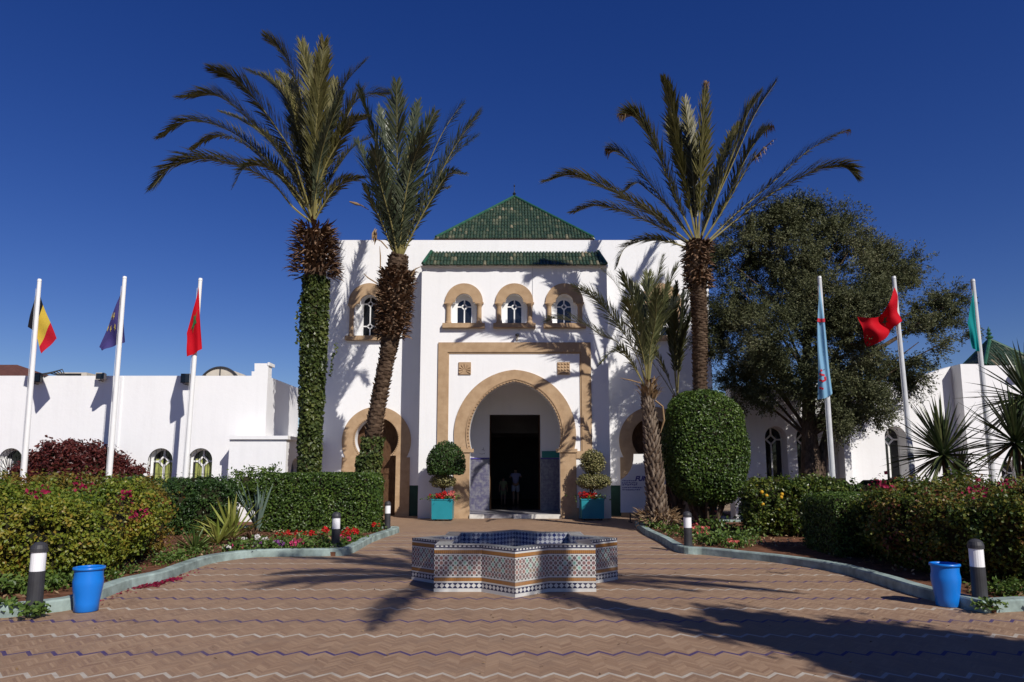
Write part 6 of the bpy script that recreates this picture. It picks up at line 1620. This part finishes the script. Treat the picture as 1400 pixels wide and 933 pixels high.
def person(x, y, h, lab, top, bottom, arms_up, z=0.126, phase=1):
    o = thing('person', lab, 'person', (x, y, z)); k = h / 1.68
    def v(a, b, c): return (x + a * k, y + b * k, z + c * k)
    st = 0.13 * phase
    V = [v(0, 0, .92), v(0, 0.0, 1.12), v(0, 0, 1.32), v(0, 0, 1.43), v(0, 0.01, 1.5), v(0, 0.02, 1.62)]          # pelvis..head
    E = [(0, 1), (1, 2), (2, 3), (3, 4), (4, 5)]; Rr = [(.135 * k, .10 * k), (.12 * k, .09 * k), (.14 * k, .095 * k), (.06 * k, .06 * k), (.052 * k, .055 * k), (.085 * k, .10 * k)]
    for s in (-1, 1):
        i = len(V); f = st * s
        V += [v(.09 * s, 0, .86), v(.10 * s, f, .50), v(.10 * s, f * 1.6 - 0.03, .09), v(.11 * s, f * 1.6 + 0.12, .035)]; E += [(0, i), (i, i + 1), (i + 1, i + 2), (i + 2, i + 3)]; Rr += [.085 * k, .055 * k, .036 * k, .03 * k]
        i = len(V)
        if arms_up: V += [v(.17 * s, 0, 1.37), v(.27 * s, .06, 1.22), v(.16 * s, .16, 1.34), v(.10 * s, .18, 1.37)]
        else: V += [v(.16 * s, 0, 1.37), v(.22 * s, -f * .6, 1.10), v(.24 * s, f * -1.2 + .04, .86), v(.24 * s, f * -1.2 + .06, .77)]
        E += [(2, i), (i, i + 1), (i + 1, i + 2), (i + 2, i + 3)]; Rr += [.055 * k, .042 * k, .03 * k, .028 * k]
    skin_obj('body', V, E, Rr, skinm, o)
    T = [v(0, 0, .90), v(0, 0, 1.12), v(0, 0, 1.33), v(0, 0, 1.41)]; E2 = [(0, 1), (1, 2), (2, 3)]; R2 = [(.155 * k, .12 * k), (.14 * k, .11 * k), (.155 * k, .115 * k), (.075 * k, .075 * k)]
    for s in (-1, 1):
        i = len(T); a = V[10 if s < 0 else 18]; b = V[11 if s < 0 else 19]; m_ = tuple(a[q] * .4 + b[q] * .6 for q in range(3)); T += [a, m_]; E2 += [(2, i), (i, i + 1)]; R2 += [.07 * k, .062 * k]
    skin_obj('shirt', T, E2, R2, top, o)
    T = [v(0, 0, .95)]; E2 = []; R2 = [(.15 * k, .12 * k)]
    for s in (-1, 1):
        i = len(T); T += [v(.09 * s, 0, .85), v(.105 * s, st * s * .7, .56)]; E2 += [(0, i), (i, i + 1)]; R2 += [.105 * k, .09 * k]
    skin_obj('shorts', T, E2, R2, bottom, o)
    skin_obj('hair', [v(0, -.02, 1.55), v(0, -.01, 1.64), v(0, 0, 1.69)], [(0, 1), (1, 2)], [(.085 * k, .08 * k), (.10 * k, .115 * k), (.06 * k, .07 * k)], hairm, o, sub=2)
Yq = 31.5
w = at(705, 690, Yq); person(w.x, Yq, 1.62, 'woman in a violet shirt and pale shorts walking away into the dark hall', mottled('violet_shirt', (0.42, 0.40, 0.62), 0.05, 3, 0.8), mottled('pale_shorts', (0.55, 0.55, 0.66), 0.05, 3, 0.8), True)
w = at(688, 691, Yq - .3); person(w.x, Yq - .3, 1.22, 'child in an olive green shirt walking away into the dark hall', mottled('olive_shirt', (0.40, 0.40, 0.20), 0.05, 3, 0.8), mottled('olive_shorts', (0.32, 0.33, 0.18), 0.05, 3, 0.8), False, phase=-1)

# ------------------------------------------------------------------ trees behind the photographer (their shadows fall on the plaza)
def wild_palm(x, y, h, n, Lf, lab, seed):
    random.seed(seed); o = thing('palm_tree', lab, 'palm tree', (x, y, 0))
    trunk([Vector((x, y, 0)), Vector((x + .05, y, h * .5)), Vector((x, y, h))], [0.26, 0.2, 0.2], LM['trunk'], 'trunk', o, 260, LM['boot'], 0.1, 0.16, 0.04)
    for k in range(n):
        a = 2 * math.pi * k / n * 2.618 + random.uniform(-.2, .2); el = R(12 + 62 * ((k * 0.618) % 1)); l = Lf * random.uniform(.85, 1.1); d = Vector((math.cos(a), math.sin(a), 0)); p = Vector((x, y, h)); pts = [p]; e = el
        for j in range(5): p = p + (d * math.cos(e) + Vector((0, 0, math.sin(e)))) * l / 5; e -= R(16); pts.append(p)
        frond(o, pts, L=0.55, roll=random.uniform(-.4, .4), spacing=0.05)
wild_palm(5.75, 2.0, 8.3, 26, 3.9, 'palm standing outside the photo on the right, shading the fountain', 5)
o = thing('shade_tree', 'dense round tree outside the photo on the right, shading the near paving', 'tree', (7.7, 0.3, 0))
MB().tube(crom([(7.7, .3, 0), (7.65, .3, 1.8), (7.7, .35, 4.2)], 12), list(np.linspace(.3, .12, 12)), 10).build('trunk', LM['olivebark'], o)
bs = [blob_body((7.6, 0.65, 4.6), (1.5, 1.45, 1.8), 2.0, 36, 22, 0.35, 1.1, 3), blob_body((8.6, -0.2, 4.2), (1.4, 1.4, 1.6), 2.0, 30, 18, 0.3, 1.1, 6), blob_body((8.9, -1.6, 3.6), (1.5, 1.5, 1.7), 2.0, 30, 18, 0.3, 1.1, 9), blob_body((7.35, .75, 6.0), (.75, .75, 1.2), 2.0, 30, 18, 0.3, 1.3, 11)]
plant_mesh('crown', bs, 15000, 0.13, 0.07, LM['darkhedge'], LM['twig'], o, clump=0.2, out=0.1, deep=0.15, tilt=0.9)
print('objects', len(COL.objects), 'polys', sum(len(x.data.polygons) for x in COL.objects if x.type == 'MESH'))
